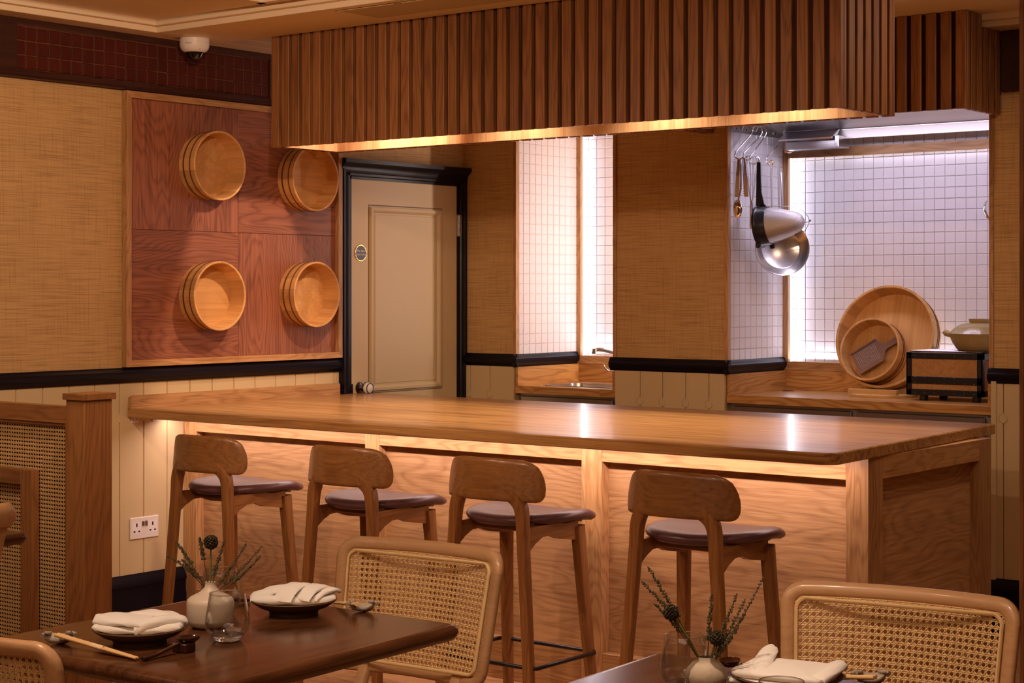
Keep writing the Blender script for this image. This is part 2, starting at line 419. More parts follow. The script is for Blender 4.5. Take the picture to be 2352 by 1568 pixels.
# frieze with oxblood tiles
fz = struct('trim_1', B(-5.531, -5.513, -1, 6.66, 2.376, CZ+.01, b=.003), mahog, 'dark mahogany frieze band holding oxblood tiles below the ceiling', 'frieze')
obj('bottom_rail', B(-5.531, -5.510, -1, 6.66, 2.176, 2.210, b=.003), mahog, fz)
obj('bottom_bead', B(-5.531, -5.504, -1, 6.66, 2.176, 2.188, b=.004), mahog, fz)
obj('stile', B(-5.531, -5.512, -1, 4.016, 2.205, 2.38, b=.002), mahog, fz)
obj('stile', B(-5.531, -5.512, 5.325, 6.66, 2.205, 2.38, b=.002), mahog, fz)
obj('grout_bed', B(-5.531, -5.524, 4.0, 5.34, 2.2, 2.38), terrg, fz)
ty = [4.019, 4.059, 4.109, 4.164, 4.218, 4.27, 4.323, 4.379, 4.429, 4.485, 4.535, 4.591, 4.646, 4.699, 4.751, 4.805, 4.856, 4.908, 4.962, 5.016, 5.066, 5.118, 5.171, 5.223, 5.276, 5.322]
for i in range(25):
    for k in range(3):
        z0 = 2.211+k*.054; j = random.uniform(-.0012, .0012)
        o = obj('tile', B(-5.527, -5.519+random.uniform(-.001, .001), ty[i]+.0022, ty[i+1]-.0022, z0+.0022+j, z0+.0515+j, b=.0025), terr, fz)
for yc0 in (5.62,): pass
# dado rails
def dado_prof(o):   # (outward, z)
    return [(0, DB), (.010, DB), (.014, DB+.008), (.022, DB+.014), (.026, DB+.022), (.026, DB+.040), (.020, DB+.046), (.018, DB+.053), (.010, DT), (0, DT)]
def dado(name, axis, pos, a0, a1, sgn, label):
    m = MB().prism([(pos+sgn*o, z) for o, z in dado_prof(0)], axis, a0, a1)
    return struct(name, m, navy, label, 'dado rail', 40)
dado('trim_2', 1, -5.531, -1, 5.792, 1, 'navy dado rail along the left wall beneath the framed wooden panel')
# skirting on left wall
def skirt_prof(h=.236):
    return [(0, 0), (.024, 0), (.024, h*.55), (.020, h*.6), (.020, h*.78), (.026, h*.80), (.024, h*.87), (.012, h*.95), (.008, h), (0, h)]
struct('baseboard_left', MB().prism([(-5.531+o, z) for o, z in skirt_prof()], 1, -1, 5.84), navy, 'tall navy skirting board along the left wall', 'skirting', 40)
# ---- door in the left wall
dr = struct('door_1', B(-5.545, -5.522, 5.849, 6.600, .01, 1.888), cream, 'cream fire door with one moulded panel and navy surround', 'door')
def frame4(y0, y1, z0, z1, wd, prof):
    """four mitred members on the left wall; prof = list of (inset 0..1, outward)"""
    m = MB(); rings = []
    for t, o in prof:
        i = wd*t; rings.append([(o, y0+i, z0+i), (o, y1-i, z0+i), (o, y1-i, z1-i), (o, y0+i, z1-i)])
    return m.loft(rings, False, False)
obj('panel_moulding', frame4(5.964, 6.486, .899, 1.770, .037, [(0, -5.523), (.06, -5.5275), (.2, -5.5275), (.26, -5.512), (.6, -5.511), (.8, -5.515), (.92, -5.522), (1, -5.5225)]), cream, dr, 30)
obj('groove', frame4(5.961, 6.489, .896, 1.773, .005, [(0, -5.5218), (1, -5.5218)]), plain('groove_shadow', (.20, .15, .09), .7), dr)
obj('inner_panel', B(-5.523, -5.5195, 6.006, 6.444, .941, 1.728, b=.002), cream, dr)
# casing: left jamb, right jamb, head
cp = [(0, 0), (.030, .004), (.030, .016), (.024, .020), (.026, .036), (.018, .044), (.018, .056), (.010, .062), (.010, .074), (0, .078)]
obj('casing', MB().prism([(-5.531+o+.004, 5.770+t) for o, t in cp], 2, 0, 1.93), navy, dr, 30)
obj('casing', MB().prism([(-5.531+o+.004, 6.680-t) for o, t in cp], 2, 0, 1.93), navy, dr, 30)
obj('casing_head', MB().prism([(-5.531+o+.004, z) for o, z in [(0, 1.886), (.010, 1.886), (.010, 1.898), (.018, 1.902), (.018, 1.912), (.026, 1.916), (.024, 1.930), (.024, 1.936), (0, 1.936)]], 1, 5.77, 6.66), navy, dr, 30)
obj('cornice', MB().prism([(-5.531+o, z) for o, z in [(0, 1.925), (.030, 1.925), (.032, 1.935), (.040, 1.945), (.052, 1.955), (.056, 1.958), (.056, 1.976), (0, 1.976)]], 1, 5.765, 6.662), navy, dr, 30)
hg = obj('hinge', B(-5.524, -5.512, 6.598, 6.622, 1.640, 1.747, b=.001), darksteel, dr, label='steel hinge')
for k in range(5): obj('knuckle', MB().lathe([(.0001, 0), (.0055, 0), (.0055, .019), (.0001, .019)], 12, Matrix.Translation((-5.511, 6.609, 1.642+k*.021))), chrome, hg, 40)
sg = obj('door_sign', MB().lathe([(.0001, .003), (.0345, .003), (.0345, .0042), (.038, .0042), (.0385, .002), (.0385, 0)], 48, Matrix.Translation((-5.522, 5.908, 1.547)) @ Matrix.Rotation(PI/2, 4, 'Y')), brass, dr, 40, label='round blue sign reading Fire door keep locked')
obj('sign_face', MB().lathe([(.0001, .0037), (.0335, .0037), (.0335, .002)], 40, Matrix.Translation((-5.522, 5.908, 1.547)) @ Matrix.Rotation(PI/2, 4, 'Y')), blue, sg)
text('sign_text', 'Fire door\nkeep locked', .0155, white, sg, (-5.5178, 5.908, 1.549), (PI/2, 0, PI/2))
for s in (-1, 1): obj('screw', MB().ball((-5.5175, 5.908+s*.036, 1.547), .0024), brass, sg, 60)
kn = obj('door_knob', MB().lathe([(.0001, .006), (.020, .006), (.027, .003), (.028, 0)], 28, Matrix.Translation((-5.522, 5.903, .925)) @ Matrix.Rotation(PI/2, 4, 'Y')), plain('bronze_rose', (.045, .022, .018), .25, metal=.6), dr, 40)
obj('neck', MB().lathe([(.009, .004), (.008, .03), (.012, .038)], 16, Matrix.Translation((-5.522, 5.903, .925)) @ Matrix.Rotation(PI/2, 4, 'Y')), chrome, kn, 40)
obj('knob', MB().lathe([(.012, .036), (.024, .040), (.0275, .050), (.026, .060), (.017, .070), (.0001, .073)], 28, Matrix.Translation((-5.522, 5.903, .925)) @ Matrix.Rotation(PI/2, 4, 'Y')), porcel, kn, 60)
for rr_, zz in ((.0268, .0445), (.0225, .0655)): obj('band', MB().tube([(rr_*math.cos(t*PI/14), rr_*math.sin(t*PI/14), zz) for t in range(28)], .0022, 6, True, Matrix.Translation((-5.522, 5.903, .925)) @ Matrix.Rotation(PI/2, 4, 'Y')), black, kn, 60)
obj('latch_plate', B(-5.524, -5.519, 5.846, 5.856, .895, .945), black, dr)

# ---- back wall with the two alcoves
ZT = 2.5
wbm = MB()
wbm.box(-5.60, -5.204, BY, 7.40, 0, ZT)
wbm.box(-4.610, -4.018, BY, 7.40, 0, ZT)
wbm.box(-2.787, 1.2, BY, 7.40, 0, ZT)
wbm.box(-5.204, -4.61, BY, 7.4, 2.25, ZT)
wbm.box(-4.018, -2.787, BY, 7.4, 2.14, ZT)
wbm.box(-5.204, -4.61, 7.215, 7.4, 0, ZT)
wbm.box(-4.018, -2.787, 7.215, 7.4, 0, ZT)
wb = struct('wall_back', wbm, wallp, 'back wall of tan grasscloth with two tiled alcoves', 'wall')
def boards(x0, x1, joints):
    e = [x0]+joints+[x1]
    for i in range(len(e)-1):
        obj('board', B(e[i]+.0016, e[i+1]-.0016, BY-.010, BY+.001, .03, DB+.01, b=.0016), cream, wb)
    for j in joints:
        obj('roundel', roundel(Matrix.Translation((j, BY-.011, .868)) @ Matrix.Rotation(PI/2, 4, 'X')), cream, wb, 40)
boards(-5.527, -5.204, [-5.477, -5.353])
boards(-4.610, -4.020, [-4.470, -4.347, -4.224, -4.102])
boards(-2.787, -1.60, [-2.738, -2.615, -2.492, -2.369, -2.246])
obj('board', B(-2.787, -2.765, BY-.018, BY-.005, .03, DB+.01, b=.002), cream, wb)
for x0, x1, nm, lb in ((-5.531, -5.179, 'trim_3', 'short navy dado rail between the fire door and sink alcove'), (-4.635, -3.993, 'trim_4', 'navy dado rail across the wallpapered pier between the alcoves'), (-2.800, -1.6, 'trim_5', 'navy dado rail on the wall right of the cooking alcove')):
    m = MB().prism([(BY-o, z) for o, z in dado_prof(0)], 0, x0, x1)
    struct(nm, m, navy, lb, 'dado rail', 40)
for x0, x1, nm, lb in ((-5.5, -5.204, 'baseboard_back_1', 'navy skirting hidden behind the counter left of the sink'), (-2.787, -1.4, 'baseboard_back', 'navy skirting at the foot of the boards right of the counter')):
    if nm != 'baseboard_back': continue
    struct(nm, MB().prism([(BY-.008-o, z) for o, z in skirt_prof(.232)], 0, x0, x1), navy, lb, 'skirting', 40)
# dado returns inside alcoves (left reveals) and corner trims
dado('trim_6', 1, -5.204, BY-.025, 7.17, 1, 'navy dado return below the tiled side of the sink alcove')
dado('trim_7', 1, -4.018, BY-.025, 7.17, 1, 'navy dado return below the tiled side of the cooking alcove')
for i, (x, lb) in enumerate(((-5.204, 'oak corner bead left of the sink alcove'), (-4.61, 'oak corner bead right of the sink alcove'), (-4.018, 'oak corner bead left of the cooking alcove'), (-2.787, 'oak corner bead right of the cooking alcove'))):
    s = 1 if i % 2 == 0 else -1
    struct('trim_%d' % (8+i), B(x-s*.006, x+s*.012, BY-.008, BY+.020, DT, 2.2, b=.001), oakz, lb, 'corner bead')
# tiles
tmesh = {}
def tile_mesh(axis):
    if axis not in tmesh:
        h = .0237
        m = B(-h, h, -.003, .003, -h, h, b=.0022) if axis == 'y' else B(-.003, .003, -h, h, -h, h, b=.0022)
        me = m.mesh('tile'); finish(me, 0); me.materials.append(tilew); tmesh[axis] = me
    return tmesh[axis]
def tiled(name, label, backing, axis, plane, h0, n, z0, rows, limit=300, pitch=.0490, skip=None):
    w_ = struct(name, backing, grout, label, 'wall')
    spots = [(r, c) for r in range(rows) for c in range(n) if not (skip and skip(r, c))]
    rest_ = MB()
    for q, (r, c) in enumerate(spots):
        h = h0+(c+.5)*pitch; z = z0+(r+.5)*pitch
        p = (h, plane, z) if axis == 'y' else (plane, h, z)
        if q < limit:
            o = obj('tile', tile_mesh(axis), None, w_, loc=p)
            o.rotation_euler = (random.uniform(-.004, .004), random.uniform(-.003, .003), random.uniform(-.004, .004))
        else:
            me = tile_mesh(axis); rest_.add([(v.co.x+p[0], v.co.y+p[1], v.co.z+p[2]) for v in me.vertices], [tuple(f.vertices) for f in me.polygons])
    if rest_.v: obj('tile_field', rest_, tilew, w_, kind='stuff')
    return w_
tiled('wall_sink_alcove_left', 'white square tiles lining the side of the sink alcove', B(-5.206, -5.2015, 6.675, 7.2, DT, 2.25), 'x', -5.2015, 6.671, 10, DT-.003, 23)
tiled('wall_sink_alcove_back', 'white square tiles behind the glowing oak frame over the sink', B(-5.204, -4.61, 7.205, 7.215, .9, 2.25), 'y', 7.203, -5.2, 12, 1.012, 24)
tiled('wall_cooking_alcove_left', 'white square tiles on the alcove side behind hanging utensils', B(-4.020, -4.0155, 6.675, 7.2, DT, 2.14), 'x', -4.0155, 6.668, 10, DT-.003, 21)
tiled('wall_cooking_alcove_back', 'white square tiles on the alcove back behind the wooden tubs', B(-4.018, -2.787, 7.205, 7.215, .9, 2.14), 'y', 7.203, -4.016, 25, .994, 23)
struct('wall_cooking_alcove_right', B(-2.792, -2.786, 6.68, 7.2, .92, 2.14), tilew, 'plain white right side of the cooking alcove', 'wall')
struct('wall_sink_alcove_right', B(-4.615, -4.609, 6.68, 7.2, .92, 2.25), tilew, 'plain white right side of the sink alcove', 'wall')
# oak frames in the alcoves
def alcove_frame(x0, x1, zb0, zb1, zt0, zt1, label, nm):
    t = thing(nm, label, 'frame', (x0, 7.18, 0))
    L = x1-x0
    obj('stile', B(0, .028, -.022, 0, zb0, zt1, b=.001), oakz, t)
    obj('stile', B(L-.028, L, -.022, 0, zb0, zt1, b=.001), oakz, t)
    obj('bottom_rail', B(.028, L-.028, -.022, 0, zb0, zb1, b=.001), oakx, t)
    obj('top_rail', B(.028, L-.028, -.022, 0, zt0, zt1, b=.001), oakx, t)
    obj('led_tape', B(.010, .020, .004, .012, zb1, zt0), ledm, t, label='cool white light tape')
    return t
alcove_frame(-4.0155, -2.792, 1.004, 1.046, 1.985, 2.026, 'oak frame with hidden light tape around the cooking alcove back', 'light_frame')
alcove_frame(-5.2015, -4.615, 1.004, 1.046, 2.16, 2.2, 'tall oak frame with hidden light tape behind the tap', 'light_frame')
struct('wall_front', B(-5.7, 1.6, -1.6, -1.45, 0, 2.5), wallp, 'far dining-room wall behind the viewer', 'wall')
struct('wall_right', B(1.3, 1.5, -1.5, 7.4, 0, 2.5), wallp, 'dining-room wall to the right of the viewer', 'wall')
# ---- ceiling
ce = struct('ceiling', B(-5.7, 1.6, -1.5, 7.4, 2.447, 2.50), ceilp, 'cream painted coffered ceiling with plain borders', 'ceiling')
def cborder(*a): obj('border', B(*a, b=.002), ceilp, ce)
cborder(-5.53, -5.405, -1.5, 4.60, CZ, 2.45); cborder(-5.53, -5.375, -1.5, 4.57, 2.424, 2.45)
cborder(-5.53, 1.3, 4.60, 4.97, CZ, 2.45); cborder(-5.40, 1.3, 4.57, 4.61, 2.424, 2.45)
cborder(-5.53, -5.405, 4.97, 6.66, CZ, 2.45); cborder(-5.53, -5.375, 4.97, 6.66, 2.424, 2.45)
cborder(-5.53, 1.3, 6.50, 6.66, CZ, 2.45); cborder(-5.4, 1.3, 6.46, 6.5, 2.424, 2.45)
cborder(-4.74, -4.70, -1.5, 4.53, 2.438, 2.45); cborder(-4.74, 1.3, 4.50, 4.535, 2.438, 2.45)
# frieze on back wall at the right
struct('trim_12', B(-2.74, -1.3, BY-.030, BY, 2.16, CZ, b=.003), mahog, 'near-black frieze panel high on the back wall right of the small canopy', 'frieze')
# ---- oak-clad column at the right edge
cl = thing('oak_column', 'full-height oak column at the right edge beside the counter', 'column', (-1.965, 4.9, 0))
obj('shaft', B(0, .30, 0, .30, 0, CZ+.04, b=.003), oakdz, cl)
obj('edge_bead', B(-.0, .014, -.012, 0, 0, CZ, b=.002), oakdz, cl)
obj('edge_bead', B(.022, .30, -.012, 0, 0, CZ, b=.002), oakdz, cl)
cl['kind'] = 'structure'

# ================================================================== SLATTED CANOPIES
def slat(x0, x1, y0, y1, z0, z1, parent): return obj('slat', B(x0, x1, y0, y1, z0, z1, b=.0012), slatw, parent)
HX0, HX1, HY0, HY1, HZ0, HZ1 = -5.135, -2.578, 4.967, 5.351, 1.954, CZ
hd = thing('slatted_canopy', 'large canopy of vertical oak slats hanging over the bar counter', 'canopy', (0, 0, 0))
HZ1b = 2.446
D = .020
for i in range(44):
    x = HX0+i*.05853
    slat(x, x+.040, HY0, HY0+D, HZ0, HZ1, hd); slat(x, x+.040, HY1-D, HY1, HZ0, HZ1b, hd)
for i in range(1, 6):
    y = HY0+i*.0576
    for (a, bq) in ((HX1-D, HX1), (HX0, HX0+D)): slat(a, bq, y, y+.039, HZ0, HZ1b, hd)
for (a, bq) in ((HX1-D, HX1), (HX0, HX0+D)): slat(a, bq, HY0+.021, HY0+.039, HZ0, HZ1b, hd); slat(a, bq, HY1-.039, HY1-.021, HZ0, HZ1b, hd)
T = .018
oakin = wood('canopy_lining', (.42, .235, .11), (.66, .43, .235), 2, across=16, rings=6, ring_amt=.35, rough=.45)
gap_dark = plain('slat_gap_dark', (.050, .012, .006), .9)  # dark backing colour deepens the shade in the slat gaps
obj('dark_backing', B(HX0+D, HX1-D, HY0+D, HY0+D+.004, HZ0+.003, HZ1b), gap_dark, hd)
obj('dark_backing', B(HX1-D-.004, HX1-D, HY0+D, HY1-D, HZ0+.003, HZ1b), gap_dark, hd)
obj('dark_backing', B(HX0+D, HX0+D+.004, HY0+D, HY1-D, HZ0+.003, HZ1b), gap_dark, hd)
obj('lining_board', B(HX0+D+.004, HX1-D-.004, HY0+D+.004, HY0+D+T, HZ0+.003, HZ1b), oakin, hd)
obj('lining_board', B(HX0+D, HX1-D, HY1-D-T, HY1-D, HZ0+.003, HZ1b), oakin, hd)
obj('lining_board', B(HX0+D+.004, HX0+D+T, HY0+D+T, HY1-D-T, HZ0+.003, HZ1b), oakin, hd)
obj('lining_board', B(HX1-D-T, HX1-D-.004, HY0+D+T, HY1-D-T, HZ0+.003, HZ1b), oakin, hd)
for x in (-4.75, -4.1, -3.45, -2.95): obj('lamp_can', MB().lathe([(.035, 2.446), (.035, 2.39), (.028, 2.385), (.028, 2.43)], 20, Matrix.Translation((x, 5.16, 0))), black, hd, 40)
h2 = thing('slatted_canopy', 'smaller oak slat canopy over the cooking alcove', 'canopy', (0, 0, 0))
X1, Y0, Z0, Z1 = -2.747, 6.306, 2.071, 2.446
i = 0
x = X1-.040
while x > -4.12:
    slat(x, x+.040, Y0, Y0+D, Z0, Z1, h2); x -= .0613
for k in range(6):
    y = Y0+.0213+k*.0587 if k == 0 else Y0+k*.0587
    slat(X1-D, X1, y, (Y0+.040) if k == 0 else min(y+.040, BY-.001), Z0, CZ if y > 6.45 else Z1, h2)
    slat(-4.12, -4.10, y, (Y0+.040) if k == 0 else min(y+.040, BY-.001), Z0, CZ if y > 6.45 else Z1, h2)
obj('dark_backing', B(-4.10, X1-D, Y0+D, Y0+D+.004, Z0+.003, Z1), gap_dark, h2)
obj('dark_backing', B(X1-D-.004, X1-D, Y0+D+.004, BY, Z0+.003, CZ), gap_dark, h2)
obj('lining_board', B(-4.10, X1-D-.004, Y0+D+.004, Y0+D+T, Z0+.003, Z1), oakin, h2)
obj('lining_board', B(X1-D-T, X1-D-.004, Y0+D+T, BY, Z0+.003, CZ), oakin, h2)
obj('lining_board', B(-4.10, -4.10+T, Y0+D+T, BY, Z0+.003, CZ), slatw, h2)
# ---- stainless extractor inside the small canopy
ex = thing('extractor_hood', 'stainless extractor hood inside the small slatted canopy', 'extractor', (0, 0, 0))
obj('inner_skin', MB().loft([[(-4.015, 6.40, 2.085), (-4.015, 6.405, 2.085), (-4.015, 6.44, 2.136), (-4.015, 6.435, 2.136)], [(-2.80, 6.40, 2.085), (-2.80, 6.405, 2.085), (-2.80, 6.44, 2.136), (-2.80, 6.435, 2.136)]]), steel, ex)
obj('back_skin', MB().loft([[(-4.012, 7.12, 2.092), (-4.012, 7.125, 2.092), (-4.012, 6.75, 2.136), (-4.012, 6.74, 2.136)], [(-2.80, 7.12, 2.092), (-2.80, 7.125, 2.092), (-2.80, 6.75, 2.136), (-2.80, 6.74, 2.136)]]), steel, ex)
obj('back_flange', B(-3.70, -2.80, 7.075, 7.080, 2.055, 2.097), plain('satin_steel', (.72, .68, .64), .45, metal=.8), ex)
obj('flange_lip', B(-3.70, -2.80, 7.070, 7.12, 2.0935, 2.0965), steel, ex)
gt = obj('grease_tray', B(-3.925, -3.665, 7.02, 7.10, 2.012, 2.050, b=.003), steel, ex)
obj('tray_lip', MB().prism([(6.985, 2.052), (7.02, 2.050), (7.06, 2.095), (7.055, 2.098), (6.99, 2.060), (6.983, 2.058)], 0, -3.94, -3.67), steel, gt)
obj('tray_end', B(-3.665, -3.645, 7.00, 7.11, 2.012, 2.066, b=.003), steel, gt)
obj('tray_clip', B(-3.955, -3.93, 7.06, 7.10, 2.005, 2.06, b=.004), plain('copper_clip', (.5, .25, .15), .3, metal=1), gt)
hr = thing('hook_rail', 'perforated stainless rail on the alcove side holding four S-hooks', 'rail', (0, 0, 0))
obj('rail', B(-4.0125, -4.008, 6.665, 7.18, 2.078, 2.112), steel, hr)
obj('rail_ledge', B(-4.0125, -3.985, 6.665, 7.16, 2.112, 2.115), steel, hr)
for k in range(11): obj('hole', MB().lathe([(.0001, .0006), (.0035, .0006), (.0035, 0)], 10, Matrix.Translation((-4.008, 6.69+k*.043, 2.095)) @ Matrix.Rotation(PI/2, 4, 'Y')), dark, hr)

# ================================================================== WALL PANEL AND TUBS
wp = thing('wall_panel', 'square oak wall panel of four grained quarters holding four round tubs', 'wall panel', (-5.531, 5.147, 1.621))
H, Wd = .552, .621
def member(p): return MB().loft(p)
fd = .030
def mitre(pts_in, pts_out):
    return MB().loft([[(0, *pts_out[0]), (0, *pts_out[1]), (0, *pts_in[1]), (0, *pts_in[0])], [(fd, *pts_out[0]), (fd, *pts_out[1]), (fd, *pts_in[1]), (fd, *pts_in[0])]])
fw = .026
o4 = [(-Wd, -H), (Wd, -H), (Wd, H), (-Wd, H)]; i4 = [(-Wd+fw, -H+fw), (Wd-fw, -H+fw), (Wd-fw, H-fw), (-Wd+fw, H-fw)]
for k in range(4):
    obj('frame_rail' if k % 2 == 0 else 'frame_stile', mitre((i4[k], i4[(k+1) % 4]), (o4[k], o4[(k+1) % 4])), oaky if k % 2 == 0 else oakz, wp)
for (a, bq, mt) in ((-1, 1, redz), (1, 1, redy), (-1, -1, redy), (1, -1, redz)):
    y0, y1 = (-Wd+fw, -.0008) if a < 0 else (.0008, Wd-fw)
    z0, z1 = (-H+fw, -.0008) if bq < 0 else (.0008, H-fw)
    obj('quarter_panel', B(.001, .010, y0, y1, z0, z1, b=.0006), mt, wp)
def make_tub(name, label, D_, depth, loc, rot, group, wall=.008, mbot=hinoki_y, staves=18, hoops=((.30, .007), (.72, .004)), group_=None):
    """open side towards local +z, base at z=0"""
    t = thing(name, label, 'tub', loc, 0, group, rot)
    R1, R0 = D_/2, D_/2*.955
    n = 72
    for k in range(staves):
        a0, a1 = 2*PI*k/staves+.0008, 2*PI*(k+1)/staves-.0008; seg = 4
        def arc(r, z): return [(r*math.cos(a0+(a1-a0)*q/seg), r*math.sin(a0+(a1-a0)*q/seg), z) for q in range(seg+1)]
        rings = [arc(R0-wall, 0), arc(R0, 0), arc(R1-.0015, depth-.0015), arc(R1-.003, depth), arc(R1-wall+.002, depth), arc(R1-wall, depth-.002), arc(R0-wall, 0)]
        m = MB().loft(rings, False, False, closed=False)
        e0 = [r[0] for r in rings[:-1]]; e1 = [r[-1] for r in rings[:-1]]
        m.add(e0, [tuple(range(len(e0)))]); m.add(e1, [tuple(range(len(e1)))])
        obj('stave', m, hinoki_z, t, 35)
    obj('base', MB().lathe([(.0001, .002), (R0-wall+.002, .002), (R0-wall+.002, .014), (.0001, .014)], 48), mbot, t, 30)
    for fz_, hh in hoops:
        z = depth*fz_; r = R0+(R1-R0)*fz_
        obj('hoop', MB().lathe([(r-.002, z-hh/2), (r+.0018, z-hh/2), (r+.0022, z), (r+.0018, z+hh/2), (r-.002, z+hh/2)], n), plain('dark_hoop', (.13, .05, .018), .4) if 'dark_hoop' not in MATS else MATS['dark_hoop'], t, 40)
    return t
rotW = (0, PI/2, 0)
tub_spots = ((4.985, 1.893, 'upper tub nearer the camera on the oak wall panel', 1), (5.548, 1.868, 'upper tub half hidden behind the big slatted canopy', 0), (4.985, 1.352, 'lower tub on the wall panel farther from the fire door', 0), (5.556, 1.357, 'lower tub on the wall panel beside the fire door', 1))
for y, z, lb, v in tub_spots:
    make_tub('wooden_tub', 'pale round wooden '+lb, .292, .098, (-5.521, y-.030, z), rotW, 'round tubs on the oak wall panel', .0105, hinoki_y if not v else hinoki_z)

# ================================================================== BAR COUNTER
ct = thing('bar_counter', 'long oak bar counter with panelled front and polished top', 'counter', (0, 0, 0))
# top: slightly skewed right end
def top_ring(i, z):
    pts = []
    corners = [(-5.527+i, 4.551+i), (-2.395-i, 4.572+i), (-2.474-i, 5.940-i), (-5.527+i, 5.940-i)]
    rad = [.006, .055, .006, .006]
    for k in range(4):
        p = Vector(corners[k]); a = (Vector(corners[k-1])-p).normalized(); bq = (Vector(corners[(k+1) % 4])-p).normalized()
        r = rad[k]
        for q in range(7):
            t = q/6; pts.append((*( (p+a*r)*(1-t)**2 + p*2*t*(1-t) + (p+bq*r)*t**2 ), z))
    return pts
obj('worktop', MB().loft([top_ring(.003, .866), top_ring(0, .869), top_ring(0, .8985), top_ring(.0035, .902)]), topx, ct, 35)
obj('upstand', MB().prism([(4.552, .902), (5.756, .902), (5.756, .948), (5.750, .954), (4.572, .954), (4.556, .946)], 0, -5.527, -5.505), oaky, ct)
posts = [(-5.524, -5.449), (-4.504, -4.433), (-3.497, -3.412), (-2.498, -2.421)]
for a, bq in posts: obj('post', B(a, bq, FY, FY+.075, 0, .866, b=.0015), oakz, ct)
for k in range(3):
    a, bq = posts[k][1], posts[k+1][0]
    obj('top_rail', B(a, bq, FY+.002, FY+.055, .795, .866, b=.001), oakx, ct)
    obj('bottom_rail', B(a, bq, FY+.002, FY+.055, 0, .146, b=.001), oakx, ct)
    obj('front_panel', B(a, bq, FY+.042, FY+.056, .146, .795), panelx, ct)
XE = -2.421
obj('post', B(XE-.075, XE, 5.675, 5.775, 0, .866, b=.0015), oakz, ct)
obj('end_stile', B(XE-.030, XE-.001, FY+.075, FY+.100, 0, .866, b=.001), oakz, ct)
obj('top_rail', B(XE-.05, XE-.001, FY+.100, 5.675, .795, .866, b=.001), oaky, ct)
obj('bottom_rail', B(XE-.05, XE-.001, FY+.100, 5.675, 0, .146, b=.001), oaky, ct)
obj('end_panel', B(XE-.045, XE-.034, FY+.09, 5.68, .146, .795), panely, ct)
obj('back_panel', B(-5.52, XE-.02, 5.72, 5.74, 0, .866), oakx, ct)
# hook plates under the counter on the wall
for y, lb in ((4.587, 'white screwed bracket under the counter end, nearer the partition'), (4.696, 'white bracket mostly hidden beneath the counter')):
    t = thing('bracket', lb, 'bracket', (LX, y, .862))
    obj('plate', B(0, .004, -.019, .019, -.020, .020, b=.002), white, t)
    for s in (-1, 1): obj('screw', MB().ball((.004, s*.009, -.006), .0035), darksteel, t, 60)
# double socket
so = thing('power_socket', 'white double wall socket with dark switches on cream boards', 'socket', (LX, 4.635, .418))
obj('plate', B(0, .007, -.074, .074, -.044, .044, b=.003), white, so)
for s in (-1, 1):
    c = s*.041
    obj('slot', B(.0066, .0075, c-.0035, c+.0035, .006, .020), dark, so)
    for q in (-1, 1): obj('slot', B(.0066, .0075, c+q*.012-.0045, c+q*.012+.0045, -.016, -.010), dark, so)
    obj('insert', B(.0062, .0071, c-.022, c+.022, -.022, .026), plain('socket_insert', (.85, .82, .84), .3) if 'socket_insert' not in MATS else MATS['socket_insert'], so)
    obj('switch', B(.006, .011, s*.0078-.006, s*.0078+.006, .006, .028, b=.002), chrome if s < 0 else darksteel, so)

# ================================================================== ALCOVE WORKTOPS AND SINK
def cabinet(name, label, x0, x1, doors):
    t = thing(name, label, 'cabinet', (x0, BY, 0)); L = x1-x0
    obj('carcass', B(0, L, .03, .05, .05, .874), darksteel, t)
    for a, bq in doors:
        d = obj('door', B(a, bq, .002, .024, .10, .866, b=.003), steel, t)
        obj('handle_rail', B(a, bq, -.006, .004, .80, .812, b=.002), darksteel, d)
    return t
cabinet('steel_cabinet', 'stainless cabinet under the sink alcove worktop', -5.204, -4.61, [(.035, .56)])
cabinet('steel_cabinet', 'stainless cabinet under the cooking alcove worktop', -4.018, -2.787, [(.04, .60), (.635, 1.19)])
ws = thing('oak_worktop', 'short oak worktop with an inset sink', 'worktop', (0, 0, 0))
sxa, sxb, sya, syb = -5.09, -4.70, 6.75, 7.00
for bx in ((-5.2, sxa, BY-.004, 7.18), (sxb, -4.612, BY-.004, 7.18), (sxa, sxb, BY-.004, sya), (sxa, sxb, syb, 7.18)):
    obj('board', B(*bx[:2], *bx[2:], .877, .914, b=.001), alcx, ws)
obj('upstand', B(-5.2, -5.186, BY, 7.175, .914, 1.004, b=.001), alcy, ws)
obj('upstand', B(-5.186, -4.612, 7.160, 7.175, .914, 1.004, b=.001), alcx, ws)
obj('upstand', B(-4.630, -4.612, BY-.002, 7.16, .914, 1.000, b=.001), alcy, ws)
sk = thing('inset_sink', 'round-cornered stainless sink let into the short oak worktop', 'sink', ((sxa+sxb)/2, (sya+syb)/2, .914))
hx, hy = (sxb-sxa)/2, (syb-sya)/2
obj('basin', MB().loft([rrect(hx+.02, hy+.02, .05, .0015), rrect(hx+.018, hy+.018, .05, .004), rrect(hx, hy, .05, .002), rrect(hx-.006, hy-.006, .045, -.03), rrect(hx-.02, hy-.02, .05, -.15), rrect(hx-.06, hy-.06, .04, -.16)], False, True), steel, sk, 40)
obj('drain', MB().lathe([(.0001, -.157), (.03, -.157), (.032, -.16)], 20), darksteel, sk, 40)
tp = thing('mixer_tap', 'chrome mixer tap with curved lever by the sink', 'tap', (-4.862, 7.03, .914))
obj('body', MB().lathe([(.026, 0), (.026, .004), (.020, .012), (.0165, .02), (.0165, .078), (.018, .082), (.012, .086), (.0001, .087)], 20), chrome, tp, 40)
obj('lever', MB().tube([tuple(p) for p in smooth_path([(-.010, -.008, .066), (-.028, -.02, .066), (-.044, -.03, .078), (-.054, -.036, .098)], 4)], .0042, 8), chrome, tp, 60)
